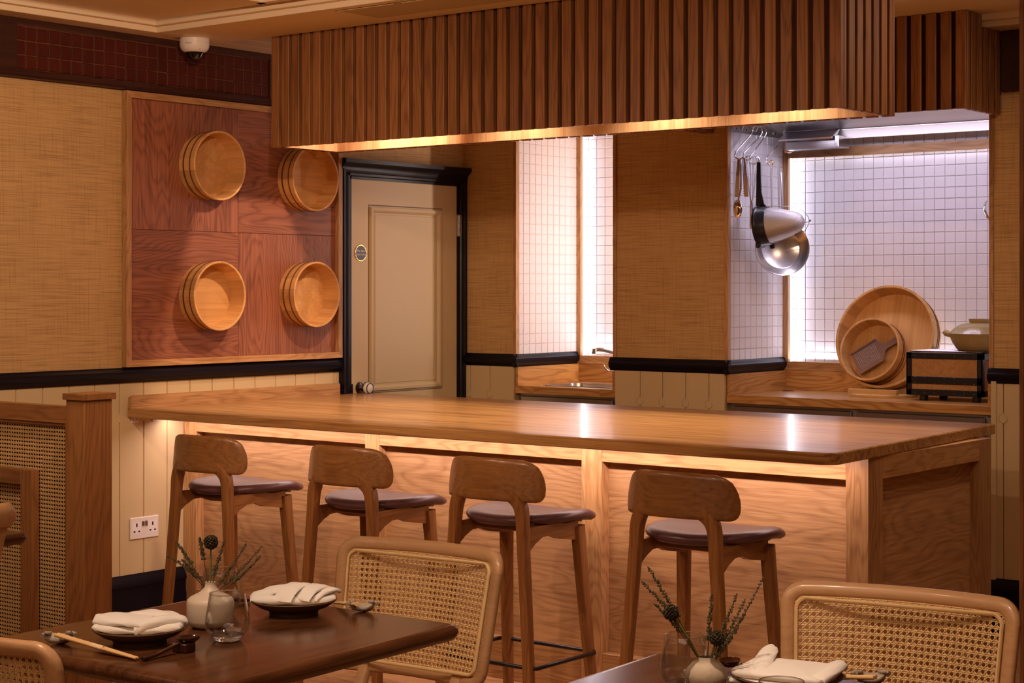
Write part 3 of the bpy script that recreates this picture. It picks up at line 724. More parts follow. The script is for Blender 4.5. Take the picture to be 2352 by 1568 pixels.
obj('pillar', MB().lathe([(.022, 0), (.022, .02), (.015, .028), (.014, .115), (.010, .122), (.0001, .122)], 18, Matrix.Translation((.095, .045, 0))), chrome, tp, 40)
obj('bridge', MB().tube([(0, 0, .035), (.095, .045, .035)], .011, 10), chrome, tp, 60)
obj('spout', MB().tube([tuple(p) for p in smooth_path([(.095, .045, .105), (.07, .02, .128), (.02, -.03, .155), (-.035, -.075, .172), (-.062, -.095, .172)], 4)], .0105, 12), chrome, tp, 60)
obj('aerator', MB().lathe([(.0125, 0), (.0125, .024), (.010, .026), (.0001, .026)], 16, Matrix.Translation((-.064, -.097, .152))), chrome, tp, 40)
wk = thing('oak_worktop', 'oak worktop of the cooking alcove carrying tubs and grill', 'worktop', (0, 0, 0))
obj('board', B(-4.014, -2.79, BY-.004, 7.18, .877, .914, b=.0015), alcx, wk)
obj('upstand', B(-4.014, -3.998, BY, 7.172, .914, 1.004, b=.001), alcy, wk)
obj('upstand', B(-3.998, -2.79, 7.158, 7.172, .914, 1.004, b=.001), alcx, wk)
obj('upstand', B(-2.806, -2.79, BY-.002, 7.158, .914, 1.0, b=.001), alcy, wk)
obj('cable_hole', MB().lathe([(.0001, .0006), (.026, .0006), (.028, 0)], 24, Matrix.Translation((-3.945, 7.085, .9142))), dark, wk, 40, label='dark round cable hole')

# ================================================================== ALCOVE OBJECTS
tl = math.radians(16)
# wooden lid with battens
ld = thing('drop_cover', 'round pale wooden cover with two battens lying under the big tub', 'cover', (-3.425, 6.995, .9142))
obj('disc', MB().lathe([(.0001, 0), (.148, 0), (.150, .003), (.150, .011), (.148, .013), (.0001, .013)], 48), paleb, ld, 40)
obj('batten', B(-.118, .112, -.105, -.080, .013, .033, b=.001), paleb, ld)
obj('batten', B(-.118, .112, .05, .075, .013, .033, b=.001), paleb, ld)
def lean_tub(label, D_, depth, xc, yb, zb, staves, mb_):
    # rim bottom point at (xc, yb, zb); open side faces -y, leaning back by tl
    up = Vector((0, math.sin(tl), math.cos(tl))); nrm = Vector((0, -math.cos(tl), math.sin(tl)))
    c = Vector((xc, yb, zb))+up*(D_/2)-nrm*depth
    Mx = Matrix((Vector((1, 0, 0)), up, nrm)).transposed()
    return make_tub('wooden_tub', label, D_, depth, tuple(c), None, 'leaning tubs in the cooking alcove', .014 if D_ > .4 else .011, mb_, staves, ((.25, .005), (.45, .005)), None), Mx.to_euler(), c, up, nrm
t1, e1, c1, u1, n1 = lean_tub('largest wooden tub leaning against the alcove tiles', .470, .092, -3.437, 6.960, .9485, 26, hinoki_y); t1.rotation_euler = e1
t2, e2, c2, u2, n2 = lean_tub('medium wooden tub nested inside the largest leaning tub', .286, .088, -3.483, 6.935, .981, 20, hinoki_y); t2.rotation_euler = e2
# grater
gr = thing('metal_grater', 'flat metal grater with handle resting in the medium tub', 'grater', tuple(c2+n2*.050+u2*(-.022)+Vector((-.012, 0, 0))), 0, None, None)
gr.rotation_euler = (Matrix((Vector((1, 0, 0)), u2, n2)).transposed() @ Matrix.Rotation(math.radians(33), 3, 'Z')).to_euler()
gm = plain('grater_metal', (.30, .24, .27), .3, metal=.9)
outl = [(-.075, -.052), (.045, -.052), (.062, -.035), (.075, -.018), (.088, -.013), (.150, -.014), (.150, .014), (.088, .013), (.075, .018), (.066, .034), (.06, .052), (-.075, .052)]
obj('blade', MB().prism(outl, 2, 0, .003), gm, gr)
for s in (-1, 1): obj('edge_fold', B(-.075, .045 if s < 0 else .06, s*.052-.004, s*.052+.004, .002, .009, b=.001), gm, gr)
th = MB()
for i in range(13):
    for j in range(9): th.lathe([(.0028, .003), (.0016, .0055), (.0001, .0065)], 5, Matrix.Translation((-.058+i*.0082, -.036+j*.009, 0)))
obj('teeth', th, plain('bright_teeth', (.62, .60, .66), .35, metal=.7), gr, kind='stuff')
obj('handle_hook', B(.146, .152, -.014, .014, .0, .016, b=.001), gm, gr)
# grill box
gb = thing('tabletop_grill', 'black-framed brown tabletop grill box on four feet', 'grill', (-3.057, 6.80, .914))
a, d_, z0, z1 = .168, .27, .023, .202
obj('body', B(-a+.004, a-.004, .004, d_-.004, z0+.004, z1-.004), brick, gb)
def rail(*q): obj('frame_strip', B(*q, b=.0012), black, gb)
for ya, yb_ in ((0, .006), (d_-.006, d_)):
    rail(-a, a, ya, yb_, z0, z0+.026); rail(-a, a, ya, yb_, z1-.026, z1); rail(-a, a, ya, yb_, z0+.048, z0+.079)
    rail(-a, -a+.024, ya, yb_, z0, z1); rail(a-.024, a, ya, yb_, z0, z1)
for xa, xb in ((-a, -a+.006), (a-.006, a)):
    rail(xa, xb, 0, d_, z0, z0+.026); rail(xa, xb, 0, d_, z1-.026, z1); rail(xa, xb, 0, .024, z0, z1); rail(xa, xb, d_-.024, d_, z0, z1)
for x in (-.105, .13):
    for y in (.035, .23): obj('foot', MB().lathe([(.0001, 0), (.016, 0), (.018, .004), (.018, z0), (.0001, z0)], 16, Matrix.Translation((x, y, 0))), blackp, gb, 40)
rv = MB()
for k in range(7):
    for z in (z0+.012, z0+.053, z0+.075, z1-.014): rv.ball((-a+.04+k*.0435, -.0005, z), .0016, 6, 4)
for s in (-1, 1):
    for k in range(4): rv.ball((s*(a-.012), -.0005, z0+.02+k*.048), .0016, 6, 4)
obj('rivets', rv, steel, gb, 60, kind='stuff')
wm = MB()
for k in range(36): wm.tube([(-.150+k*.0086, .012, z1+.005), (-.150+k*.0086, d_-.01, z1+.005)], .0011, 4)
for k in range(28): wm.tube([(-.152, .014+k*.0088, z1+.0065), (.154, .014+k*.0088, z1+.0065)], .0011, 4)
mg = thing('wire_grate', 'fine wire mesh grate lying on top of the grill box', 'grate', (-3.057, 6.80, .914))
obj('wires', wm, darksteel, mg, kind='stuff')
obj('rim', MB().tube([(-.153, .012, z1+.0045), (.155, .012, z1+.0045), (.155, d_-.008, z1+.0045), (-.153, d_-.008, z1+.0045)], .0026, 6, True), chrome, mg)
# donabe
dn = thing('clay_pot', 'lidded ochre clay pot with knob handles on the grill', 'pot', (-2.958, 6.93, 1.1245))
obj('body', MB().lathe([(.0001, 0), (.083, 0), (.090, .004), (.108, .030), (.118, .052), (.121, .060), (.128, .066), (.129, .070), (.121, .070), (.114, .055), (.09, .012), (.0001, .01)], 48), donabe, dn, 50)
lidp = obj('lid', MB().lathe([(.124, .071), (.118, .077), (.104, .092), (.082, .106), (.052, .1155), (.0001, .118)], 48), donabe, dn, 50)
obj('knob', MB().lathe([(.036, .113), (.040, .118), (.044, .132), (.036, .132), (.033, .120), (.0001, .119)], 32), donabe, lidp, 40)
for s in (-1, 1): obj('handle', MB().tube([(s*.112, 0, .060), (s*.130, 0, .064), (s*.148, 0, .072), (s*.156, 0, .078)], [.010, .011, .014, .009], 10), donabe, dn, 60)

# ---- hanging utensils.  rail at x=-4.008, z=2.095
XU = -3.955
def s_hook(y, label, dx=.11, top=2.105, bot=1.955, yb=None):
    t = thing('s_hook', label, 'hook', (0, 0, 0), 0, 'S-hooks on the utensil rail'); yb = y if yb is None else yb
    x0 = -4.007
    pts = [(x0, y, top-.012), (x0+.012, y, top+.010), (x0+.035, y, top+.012), (x0+.055, y, top-.004), (x0+.056, y, top-.025), (x0+.046, y-.01, top-.045)]
    pts += [(x0+.046+(-.012)*k/4, y+(yb-y)*k/4-.01, top-.045-(top-.045-bot-.03)*k/4) for k in range(1, 5)]
    xb = x0+.034
    pts += [(xb-.004, yb-.01, bot+.014), (xb+.004, yb-.01, bot), (xb+.022, yb-.008, bot-.004), (xb+.038, yb-.006, bot+.008)]
    # smooth
    P = []
    for i in range(len(pts)-1):
        for q in range(3):
            P.append(tuple(Vector(pts[i]).lerp(Vector(pts[i+1]), q/3)))
    P.append(pts[-1])
    for _ in range(2): P = [P[0]]+[tuple((Vector(P[i-1])+Vector(P[i])*2+Vector(P[i+1]))/4) for i in range(1, len(P)-1)]+[P[-1]]
    obj('rod', MB().tube(P, .0032, 8), chrome, t, 60); return (xb+.012, yb-.008, bot)
h1 = s_hook(6.775, 'S-hook carrying the toothed tongs, leftmost on the rail', yb=6.675)
h2_ = s_hook(6.860, 'S-hook holding the whisk beside the tongs', yb=6.745)
h3 = s_hook(6.898, 'S-hook holding the conical strainer handle', bot=1.940, yb=6.80)
h4 = s_hook(7.06, 'S-hook nearest the glowing oak frame holding the long ladle', bot=1.945, yb=6.945)
def hang(name, label, cat, p): return thing(name, label, cat, p)
# tongs
tg = hang('tongs', 'steel toothed serving tongs hanging from the first hook', 'tongs', (-3.952, 6.688, 1.952))
obj('pivot', MB().tube([(-.012, 0, 0), (0, 0, .008), (.014, 0, 0)], .004, 8), chrome, tg, 60)
for s in (-1, 1):
    obj('arm', MB().loft([[(s*.012-.008, -.009, 0), (s*.012+.008, -.009, 0), (s*.012+.008, -.006, 0), (s*.012-.008, -.006, 0)], [(s*.018-.009, -.011, -.07), (s*.018+.009, -.011, -.07), (s*.018+.009, -.007, -.07), (s*.018-.009, -.007, -.07)], [(s*.024-.010, -.009, -.165), (s*.024+.010, -.009, -.165), (s*.024+.010, -.006, -.165), (s*.024-.010, -.006, -.165)]]), steel, tg)
    tt = MB()
    for k in range(8): tt.prism([(s*.024-s*.010, -.07-.011*k-.008), (s*.024-s*.010, -.07-.011*k), (s*.024-s*.016, -.074-.011*k)], 1, -.010, -.006)
    obj('teeth', tt, steel, tg, kind='stuff')
# serving spoon
sp = hang('serving_spoon', 'bright steel serving spoon hanging in front of the tongs', 'spoon', (-3.950, 6.668, 1.95))
obj('handle', MB().tube([(0, 0, 0), (.003, 0, -.06), (.001, 0, -.13), (-.010, 0, -.175)], [.004, .005, .005, .004], 8), chrome, sp, 60)
obj('bowl', MB().ball((-.012, -.004, -.215), 1, 14, 8, (.023, .009, .042)), chrome, sp, 60)
# whisk: balloon at top, handle down
wh = hang('whisk', 'wire balloon whisk hanging upside down on the second hook', 'whisk', (-3.945, 6.757, 1.968))
wr = MB()
for k in range(7):
    a = PI*k/7; ca, sa = math.cos(a), math.sin(a); P = []
    for q in range(15):
        s = -1+2*q/14; rad = .034*s if True else 0
        prof = math.sqrt(max(0, 1-abs(s)**2.4)); P.append((ca*.034*math.sin(s*PI/2), sa*.034*math.sin(s*PI/2), .004-.034*(1-prof)))
    P = [(ca*-.006, sa*-.006, -.20), (ca*-.02, sa*-.02, -.10)]+P+[(ca*.02, sa*.02, -.10), (ca*.006, sa*.006, -.20)]
    wr.tube(P, .0013, 5)
obj('wires', wr, chrome, wh, 60)
obj('handle', MB().lathe([(.0001, -.195), (.0075, -.195), (.0095, -.21), (.010, -.31), (.006, -.318), (.0001, -.318)], 14), steel, wh, 40)
# chinois
ch = hang('conical_strainer', 'black handled conical mesh strainer hanging in the alcove', 'strainer', (-3.900, 6.738, 1.94))
obj('handle', MB().loft([[(x-w_, y_, z), (x+w_, y_, z), (x+w_, y_+.006, z), (x-w_, y_+.006, z)] for x, y_, z, w_ in ((0, 0, .0, .008), (.002, -.004, -.06, .010), (.004, -.006, -.13, .012), (.010, -.006, -.185, .020), (.016, -.004, -.20, .030))]), blackp, ch, 40)
# cone axis points right (+x, slightly -y, down)
ax = Vector((.95, .16, .10)).normalized(); uq = Vector((0, 0, 1)); uq = (uq-ax*uq.dot(ax)).normalized(); vq = ax.cross(uq)
Mc = Matrix.Translation((.012, -.01, -.285)) @ Matrix((uq, vq, ax)).transposed().to_4x4()
obj('rim_band', MB().lathe([(.092, -.004), (.094, 0), (.094, .006), (.088, .012), (.085, .046), (.082, .050), (.079, .046), (.086, 0)], 40, Mc), blackp, ch, 40)
meshm = plain('fine_steel_mesh', (.55, .52, .52), .38, metal=.85, bump=.6, bscale=700)
obj('mesh_cone', MB().lathe([(.080, .046), (.076, .07), (.060, .13), (.044, .175), (.030, .195), (.012, .205), (.0001, .206)], 40, Mc), meshm, ch, 60)
gq = MB()
for k in range(3):
    a = 2*PI*k/3+.5; ca, sa = math.cos(a), math.sin(a)
    gq.tube([tuple(Mc @ Vector((ca*r, sa*r, z))) for r, z in ((.092, .03), (.090, .09), (.076, .17), (.05, .215), (.018, .228), (0, .230))], .0016, 6)
gq.ball(tuple(Mc @ Vector((0, 0, .232))), .006, 8, 5)
obj('guard_wires', gq, darksteel, ch, 60)
for k in range(2):
    a = PI+(-.55+1.0*k); obj('side_lug', MB().box(-.012, .012, -.008, .008, -.010, .010, .003, Mc @ Matrix.Translation((.098*math.cos(a), .098*math.sin(a), .004+.03*k))), blackp, ch)
# frying pan
pa = hang('frying_pan', 'shiny steel frying pan hanging behind the conical strainer', 'pan', (-3.890, 6.917, 1.56))
axp = Vector((.66, -.75, .08)).normalized(); up_ = Vector((0, 0, 1)); up_ = (up_-axp*up_.dot(axp)).normalized(); vp = axp.cross(up_)
Mp = Matrix((up_, vp, axp)).transposed().to_4x4()
obj('dish', MB().lathe([(.0001, 0), (.086, 0), (.092, .004), (.118, .034), (.124, .037), (.122, .040), (.115, .036), (.089, .008), (.084, .004), (.0001, .004)], 56, Mp), steel, pa, 40)
obj('handle', MB().tube([tuple(Mp @ Vector(q)) for q in ((.116, 0, .034), (.15, 0, .05), (.22, 0, .055), (.34, 0, .05))], [.007, .007, .008, .010], 8, flat=.5), steel, pa, 60)
# long ladle + skimmer
for dy, dx, nm, lb in ((0, .0, 'ladle', 'long steel ladle hanging from the last hook by the frame'), (.03, .045, 'skimmer', 'flat-handled steel skimmer hanging nearest the glowing frame')):
    t = hang(nm, lb, nm, (-3.945+dx*.35, 6.93+dy*1.3, 1.945))
    obj('handle', MB().tube([(0, 0, .0), (0, 0, -.04), (.002, 0, -.15), (.004, 0, -.20)], [.006, .0085, .006, .006], 10, flat=.45), steel if dx == 0 else darksteel, t, 60)
    if dx == 0: obj('hanging_eye', MB().tube([(.010*math.cos(k*PI/8), 0, .006+.012*math.sin(k*PI/8)) for k in range(16)], .002, 6, True), brass, t, 60)
    obj('bowl', MB().lathe([(.0001, -.032), (.020, -.028), (.034, -.012), (.038, .002), (.036, .002), (.030, -.012), (.0001, -.028)] if dx == 0 else [(.0001, 0), (.045, .004), (.047, .007), (.0001, .003)], 24, Matrix.Translation((.004, -.0, -.235)) @ Matrix.Rotation(.5, 4, 'X')), steel, t, 60)
rl = hang('ladle', 'round steel ladle half hidden behind the right alcove edge', 'ladle', (-2.896, 6.90, 1.862))
obj('bowl', MB().lathe([(.0001, -.020), (.026, -.016), (.043, -.004), (.049, .008), (.047, .008), (.040, -.003), (.0001, -.017)], 28, Matrix.Translation((0, -.012, -.165)) @ Matrix.Rotation(math.radians(70), 4, 'Y')), chrome, rl, 60)
obj('handle', MB().tube([(0, 0, .12), (0, 0, 0), (.002, -.004, -.12)], [.006, .005, .005], 8), chrome, rl, 60)
# ================================================================== BAR STOOLS
def leg_mesh(path, wx, wy):
    """rounded-square bar along a path lying near an xz plane"""
    P = path; rings = []
    for i, p in enumerate(P):
        t = (P[min(i+1, len(P)-1)]-P[max(i-1, 0)]).normalized()
        yv = Vector((0, 1, 0)); a = t.cross(yv).normalized(); bq = a.cross(t).normalized()
        f = i/(len(P)-1)
        w_ = wx(f) if callable(wx) else wx; d = wy(f) if callable(wy) else wy
        ch = .22
        sec = [(1, 1-2*ch), (1-ch*.6, 1-ch*.6), (1-2*ch, 1), (-1+2*ch, 1), (-1+ch*.6, 1-ch*.6), (-1, 1-2*ch), (-1, -1+2*ch), (-1+ch*.6, -1+ch*.6), (-1+2*ch, -1), (1-2*ch, -1), (1-ch*.6, -1+ch*.6), (1, -1+2*ch)]
        rings.append([tuple(p+a*(u*w_/2)+bq*(v*d/2)) for u, v in sec])
    return MB().loft(rings)
def make_stool(label):
    t = thing('bar_stool', label, 'stool', (0, 0, 0), 0, 'bar stools along the counter')
    # rear legs rise and curl in under the backrest
    for s in (-1, 1):
        path = smooth_path([(s*.188, -.192, 0), (s*.163, -.175, .30), (s*.139, -.165, .60), (s*.134, -.163, .675), (s*.124, -.164, .712), (s*.100, -.176, .738), (s*.080, -.183, .745)], 4)
        obj('leg', leg_mesh(path, lambda f: .030+.010*min(1, f*1.6), lambda f: .030+.008*min(1, f*1.6)-.020*max(0, (f-.66)/.34)), stoolz, t, 38)
        path = smooth_path([(s*.178, .165, 0), (s*.162, .136, .30), (s*.146, .112, .62)], 3)
        obj('leg', leg_mesh(path, lambda f: .028+.010*f, lambda f: .030+.012*f), stoolz, t, 38)
        ap = [(-.160, .640), (-.160, .560), (-.120, .588), (-.085, .604), (-.045, .606), (.0, .590), (.105, .574), (.105, .642)]
        obj('side_rail', MB().prism(ap, 0, s*.142-.011, s*.142+.011), stooly, t, 30)
    obj('rear_rail', B(-.135, .135, -.075, -.055, .612, .634, b=.003), stoolx, t)
    obj('front_rail', B(-.142, .142, .100, .122, .585, .634, b=.003), stoolx, t)
    # seat pad
    def outl(sc_, z, dz=0):
        pts = []
        for k in range(56):
            a = 2*PI*k/56; c, s_ = math.cos(a), math.sin(a)
            e = 2.25 if s_ < 0 else 2.9
            r = (abs(c)**e+abs(s_)**e)**(-1/e)
            x, y = .196*r*c*sc_, .198*r*s_*sc_
            zz = z-dz*0-.020*max(0, y/.198)**3+.010*(abs(x)/.196)**2*(1 if y < .1 else .4)
            pts.append((x, y+.045, zz))
        return pts
    st = obj('seat_pad', MB().loft([outl(.80, .634), outl(.93, .636), outl(.985, .643), outl(1, .651), outl(.985, .659), outl(.94, .6655), outl(.85, .669), outl(.6, .6685), outl(.3, .666), outl(.05, .665)]), leather, t, 60)
    obj('seat_base', MB().loft([outl(.78, .628), outl(.80, .6355)]), black, t)
    for s in (-1, 1): obj('spacer', B(s*.142-.010, s*.142+.010, .055, .095, .640, .650, b=.002), black, t)
    # curved backrest shell
    NU, NV = 28, 12; V = []; F = []
    def row(v):
        e = [(0, .88), (.04, .94), (.12, .98), (.26, 1.0), (.5, .985), (.72, .95), (.88, .885), (.96, .80), (1, .70)]
        for i in range(len(e)-1):
            if e[i][0] <= v <= e[i+1][0]:
                q = (v-e[i][0])/(e[i+1][0]-e[i][0]); return e[i][1]+(e[i+1][1]-e[i][1])*q
    rings = []
    vs = [0, .04, .10, .2, .35, .5, .65, .78, .88, .95, 1]
    for side in (0, 1):
        seq = vs if side == 0 else vs[::-1]
        for v in seq:
            r_ = []
            edge = .5 if v in (0, 1) else 1.0
            for k in range(NU+1):
                u = -1+2*k/NU; ue = u*row(v)
                x = .192*ue; y = -.197+.082*ue*ue+.012*(v-.5)
                th_ = (.011 if abs(u) < .97 else .006)*edge
                z = .722-.006*ue*ue+(.131-.012*ue**4)*v
                sgn = -1 if side == 0 else 1
                nx, ny = -.16*ue/.192, 1.0; L = math.hypot(nx, ny)
                r_.append((x+sgn*th_*nx/L, y+sgn*th_*ny/L, z))
            rings.append(r_)
    n = NU+1; V = [p for r_ in rings for p in r_]; R_ = len(rings)
    for i in range(R_):
        j = (i+1) % R_
        for k in range(NU): F.append((i*n+k, i*n+k+1, j*n+k+1, j*n+k))
    m = MB().add(V, F); h = len(vs)
    for k in (0, NU):
        for i in range(h-1): m.add([V[i*n+k], V[(i+1)*n+k], V[(R_-2-i)*n+k], V[(R_-1-i)*n+k]], [(0, 1, 2, 3)])
    obj('backrest', m, stoolx, t, 50)
    ring = [(-.188, -.165, .212), (-.178, -.178, .212), (.178, -.178, .212), (.192, -.168, .212), (.196, .135, .212), (.186, .150, .212), (-.186, .150, .212), (-.196, .135, .212)]
    obj('footrest_ring', MB().tube(ring, .0068, 10, True), black, t, 60)
    return t
st0 = make_stool('oak bar stool nearest the power socket, first from the left wall')
for i, (x, lb) in enumerate(((-4.782, None), (-4.082, 'oak bar stool second from the left wall, behind the cane chair'), (-3.448, 'oak bar stool third from the left wall, its black foot ring showing'), (-2.752, 'oak bar stool nearest the free end of the counter'))):
    o = st0 if i == 0 else copy_tree(st0)
    o.location = (x, 4.442, 0)
    if lb: o['label'] = lb

# ================================================================== CANE
def strand(mb, S, a, bq, wd, h, th_, nseg):
    a, bq = Vector((a[0], a[1])), Vector((bq[0], bq[1])); d = (bq-a)
    if d.length < 1e-6: return
    d.normalize(); n = Vector((-d.y, d.x)); rings = []
    for i in range(nseg+1):
        p = a.lerp(bq, i/nseg)
        rings.append([S(p.x+n.x*wd, p.y+n.y*wd, h), S(p.x, p.y, h+th_), S(p.x-n.x*wd, p.y-n.y*wd, h), S(p.x, p.y, h-th_)])
    mb.loft(rings, False, False)
def cane_web(S, U0, U1, V0, V1, p=.0127, curved=True, seg=2.0, cut=None):
    mb = MB(); W_ = U1-U0; Hh = V1-V0
    def ns(L): return max(1, int(L/(p*seg))) if curved else 1
    k = 0
    i0 = math.ceil(U0/p)
    for i in range(i0, int(U1/p)+1):
        for s in (-1, 1):
            u = i*p+s*.125*p
            if U0 < u < U1: strand(mb, S, (u, V0), (u, V1), .088*p, 0, .0007, max(1, ns(Hh)//3))
    for j in range(math.ceil(V0/p), int(V1/p)+1):
        for s in (-1, 1):
            v = j*p+s*.125*p
            if V0 < v < V1: strand(mb, S, (U0, v), (U1, v), .088*p, .0008, .0007, ns(W_))
    for sg_, h in ((1, .0017), (-1, -.0009)):
        for c in range(-200, 400):
            # u - sg*v = (c+.5)*p
            pts = []
            k_ = (c+.5)*p
            lo = max(V0, ((U0-k_)/sg_ if sg_ > 0 else (k_-U1))); hi = min(V1, ((U1-k_)/sg_ if sg_ > 0 else (k_-U0)))
            if hi-lo < .004: continue
            strand(mb, S, (k_+sg_*lo, lo), (k_+sg_*hi, hi), .075*p, h, .0008, ns((hi-lo)*1.4))
    return mb
# ================================================================== CANE CHAIRS
def make_chair(label, cat='chair'):
    t = thing('cane_chair', label, cat, (0, 0, 0), 0, 'beech cane-back chairs')
    U, V0, V1 = .235, .505, .805
    def S(u, v, h):
        f = (v-V0)/(V1-V0); x = u*(1-.085*(1-f)); k = x/U
        y = .062*f-.048*k*k
        dx = .41*k*.5
        L = math.hypot(dx, 1)
        return (x-0*h, y-h*1/L, v) if False else (x-h*dx/L*1.0, y-h/L, v)
    # outline of the frame centre line
    bw = .0145
    def outline(n=8, inset=bw, r=.032):
        hx, hy = U-inset, (V1-V0)/2-inset; cy = (V0+V1)/2
        return [(p[0], p[1]) for p in rrect(hx, hy, r, 0, n, 0, cy)]
    path = outline()
    # subdivide straight runs
    P = []
    for i in range(len(path)):
        a, bq = Vector(path[i]), Vector(path[(i+1) % len(path)]); L = (bq-a).length; n = max(1, int(L/.03))
        for q in range(n): P.append(a.lerp(bq, q/n))
    n = len(P)
    def section(i):
        p = P[i % n]; tg_ = (P[(i+1) % n]-P[(i-1) % n]).normalized(); nn = Vector((tg_.y, -tg_.x)); r_ = []
        for k in range(12):
            a = 2*PI*k/12; c, s_ = math.cos(a), math.sin(a)
            e = 2.6; q = (abs(c)**e+abs(s_)**e)**(-1/e)
            r_.append(S(p.x+nn.x*bw*q*c, p.y+nn.y*bw*q*c, .0125*q*s_))
        return r_
    vj1, vj0 = V1-.062, V0+.045
    top = [i for i in range(n) if P[i].y > vj1]; bot = [i for i in range(n) if P[i].y < vj0]
    def run(cond):
        st = [i for i in range(n) if cond(P[i]) and not cond(P[i-1])][0]; seq = []
        i = st
        while cond(P[i % n]): seq.append(i % n); i += 1
        return seq
    def piece(name, seq, ext=1):
        seq = [seq[0]-ext]+seq+[seq[-1]+1] if ext else seq
        obj(name, MB().loft([section(i) for i in seq]), beech, t, 55)
    piece('top_rail', run(lambda p: p.y > vj1), 0); piece('bottom_rail', run(lambda p: p.y < vj0), 0)
    piece('post', run(lambda p: vj0 <= p.y <= vj1 and p.x > 0), 1); piece('post', run(lambda p: vj0 <= p.y <= vj1 and p.x < 0), 1)
    ins = 2*bw-.001
    bead = [S(p[0], p[1], .012) for p in outline(6, ins+.003, .020)]
    obj('bead', MB().tube(bead, .0042, 6, True), cane, t, 60, label='pale bead edging the cane')
    obj('cane_webbing', cane_web(lambda u, v, h: S(u, v, h+.006), -U+ins, U-ins, V0+ins, V1-ins), cane, t, 60, kind='stuff')
    # seat and legs
    sr = rrect(.215, .205, .06, 0, 8, 0, -.245)
    m = MB(); q = len(sr); ring = [[(p[0], p[1], .432), (p[0], p[1], .462), (p[0]*.82, -.245+(p[1]+.245)*.82, .462), (p[0]*.82, -.245+(p[1]+.245)*.82, .432)] for p in sr]
    ring.append(ring[0]); m.loft(ring, False, False); obj('seat_frame', m, beech, t, 40)
    obj('seat_cane', cane_web(lambda u, v, h: (u, v, .452+h), -.176, .176, -.412, -.078, .0127, False), cane, t, 60, kind='stuff')
    for s in (-1, 1):
        obj('bracket', leg_mesh([Vector((s*.13, -.052, .44)), Vector((s*.13, -.030, .49)), Vector((s*.13, -.010, .535))], .028, .022), beech, t, 40)
        obj('leg', leg_mesh([Vector((s*.185, -.03, 0)), Vector((s*.175, -.075, .44))], lambda f: .026+.008*f, lambda f: .026+.008*f), beech, t, 40)
        obj('leg', leg_mesh([Vector((s*.185, -.435, 0)), Vector((s*.175, -.41, .44))], lambda f: .026+.008*f, lambda f: .026+.008*f), beech, t, 40)
    return t
ch0 = make_chair('beech cane-back chair at the far side of the left walnut table')
ch0.location = (-2.603, 2.966, 0); ch0.rotation_euler = (0, 0, math.radians(4))
c2_ = copy_tree(ch0); c2_.location = (-1.478, 3.070, 0); c2_.rotation_euler = (0, 0, math.radians(10)); c2_['label'] = 'beech cane-back chair beyond the right-hand walnut table'
c3_ = copy_tree(ch0); c3_.location = (-2.565, 1.80, 0); c3_.rotation_euler = (0, 0, math.radians(178)); c3_['label'] = 'cane-back chair cut off at the bottom left corner'
# side chair at the far left
oc = thing('wooden_chair', 'pale wooden chair half out of frame at the far left', 'chair', (-3.605, 2.325, -.008), math.radians(0))
rp = smooth_path([(.035, .262, .842), (.045, .18, .842), (.05, 0, .842), (.045, -.18, .842), (.035, -.262, .842)], 4)
obj('top_rail', MB().tube([tuple(p) for p in rp], [.018 if 0 < i < len(rp)-1 else .012 for i in range(len(rp))], 12, flat=1.7), beech, oc, 60)
for s in (-1, 1):
    obj('leg', MB().loft([[(x-w_, s*y-.011, z), (x+w_, s*y-.011, z), (x+w_, s*y+.011, z), (x-w_, s*y+.011, z)] for x, y, z, w_ in ((-.06, .20, 0, .014), (-.075, .205, .45, .022), (.030, .235, .835, .016))]), beech, oc, 30)
    obj('leg', leg_mesh([Vector((-.50, s*.21, 0)), Vector((-.48, s*.19, .44))], .03, .03), beech, oc, 40)
obj('seat', MB().loft([[(p[0]-.27, p[1], z) for p in rrect(.225-i, .225-i, .05, 0)] for i, z in ((.006, .43), (0, .436), (0, .456), (.006, .462))]), beech, oc, 40)

# ================================================================== CANE PARTITION
YP = 3.38
pt = thing('cane_partition', 'oak-framed cane partition with a capped end post', 'partition', (-4.42, YP, 0))
x = -5.527+4.42
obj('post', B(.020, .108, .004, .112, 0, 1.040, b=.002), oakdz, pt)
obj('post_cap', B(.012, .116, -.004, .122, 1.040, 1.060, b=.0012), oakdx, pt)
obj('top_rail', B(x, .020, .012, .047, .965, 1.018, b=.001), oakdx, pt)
obj('rail_bead', B(x, .020, .018, .047, .955, .966, b=.001), redy, pt)
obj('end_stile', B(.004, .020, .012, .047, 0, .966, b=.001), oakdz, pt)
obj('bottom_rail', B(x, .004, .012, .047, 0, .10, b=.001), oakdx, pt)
obj('cane_webbing', cane_web(lambda u, v, h: (u, .030-h, v), x, .004, .10, .956, .0127, False), cane, pt, 60, kind='stuff')
obj('backing_panel', B(x, .004, .050, .058, .10, .96), dark, pt)  # near-black colour stands for the panel's shaded side
# inner frame fixed on the front of the cane
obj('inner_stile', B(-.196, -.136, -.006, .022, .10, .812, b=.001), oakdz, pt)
obj('inner_rail', B(x, -.196, -.006, .022, .764, .812, b=.001), oakdx, pt)

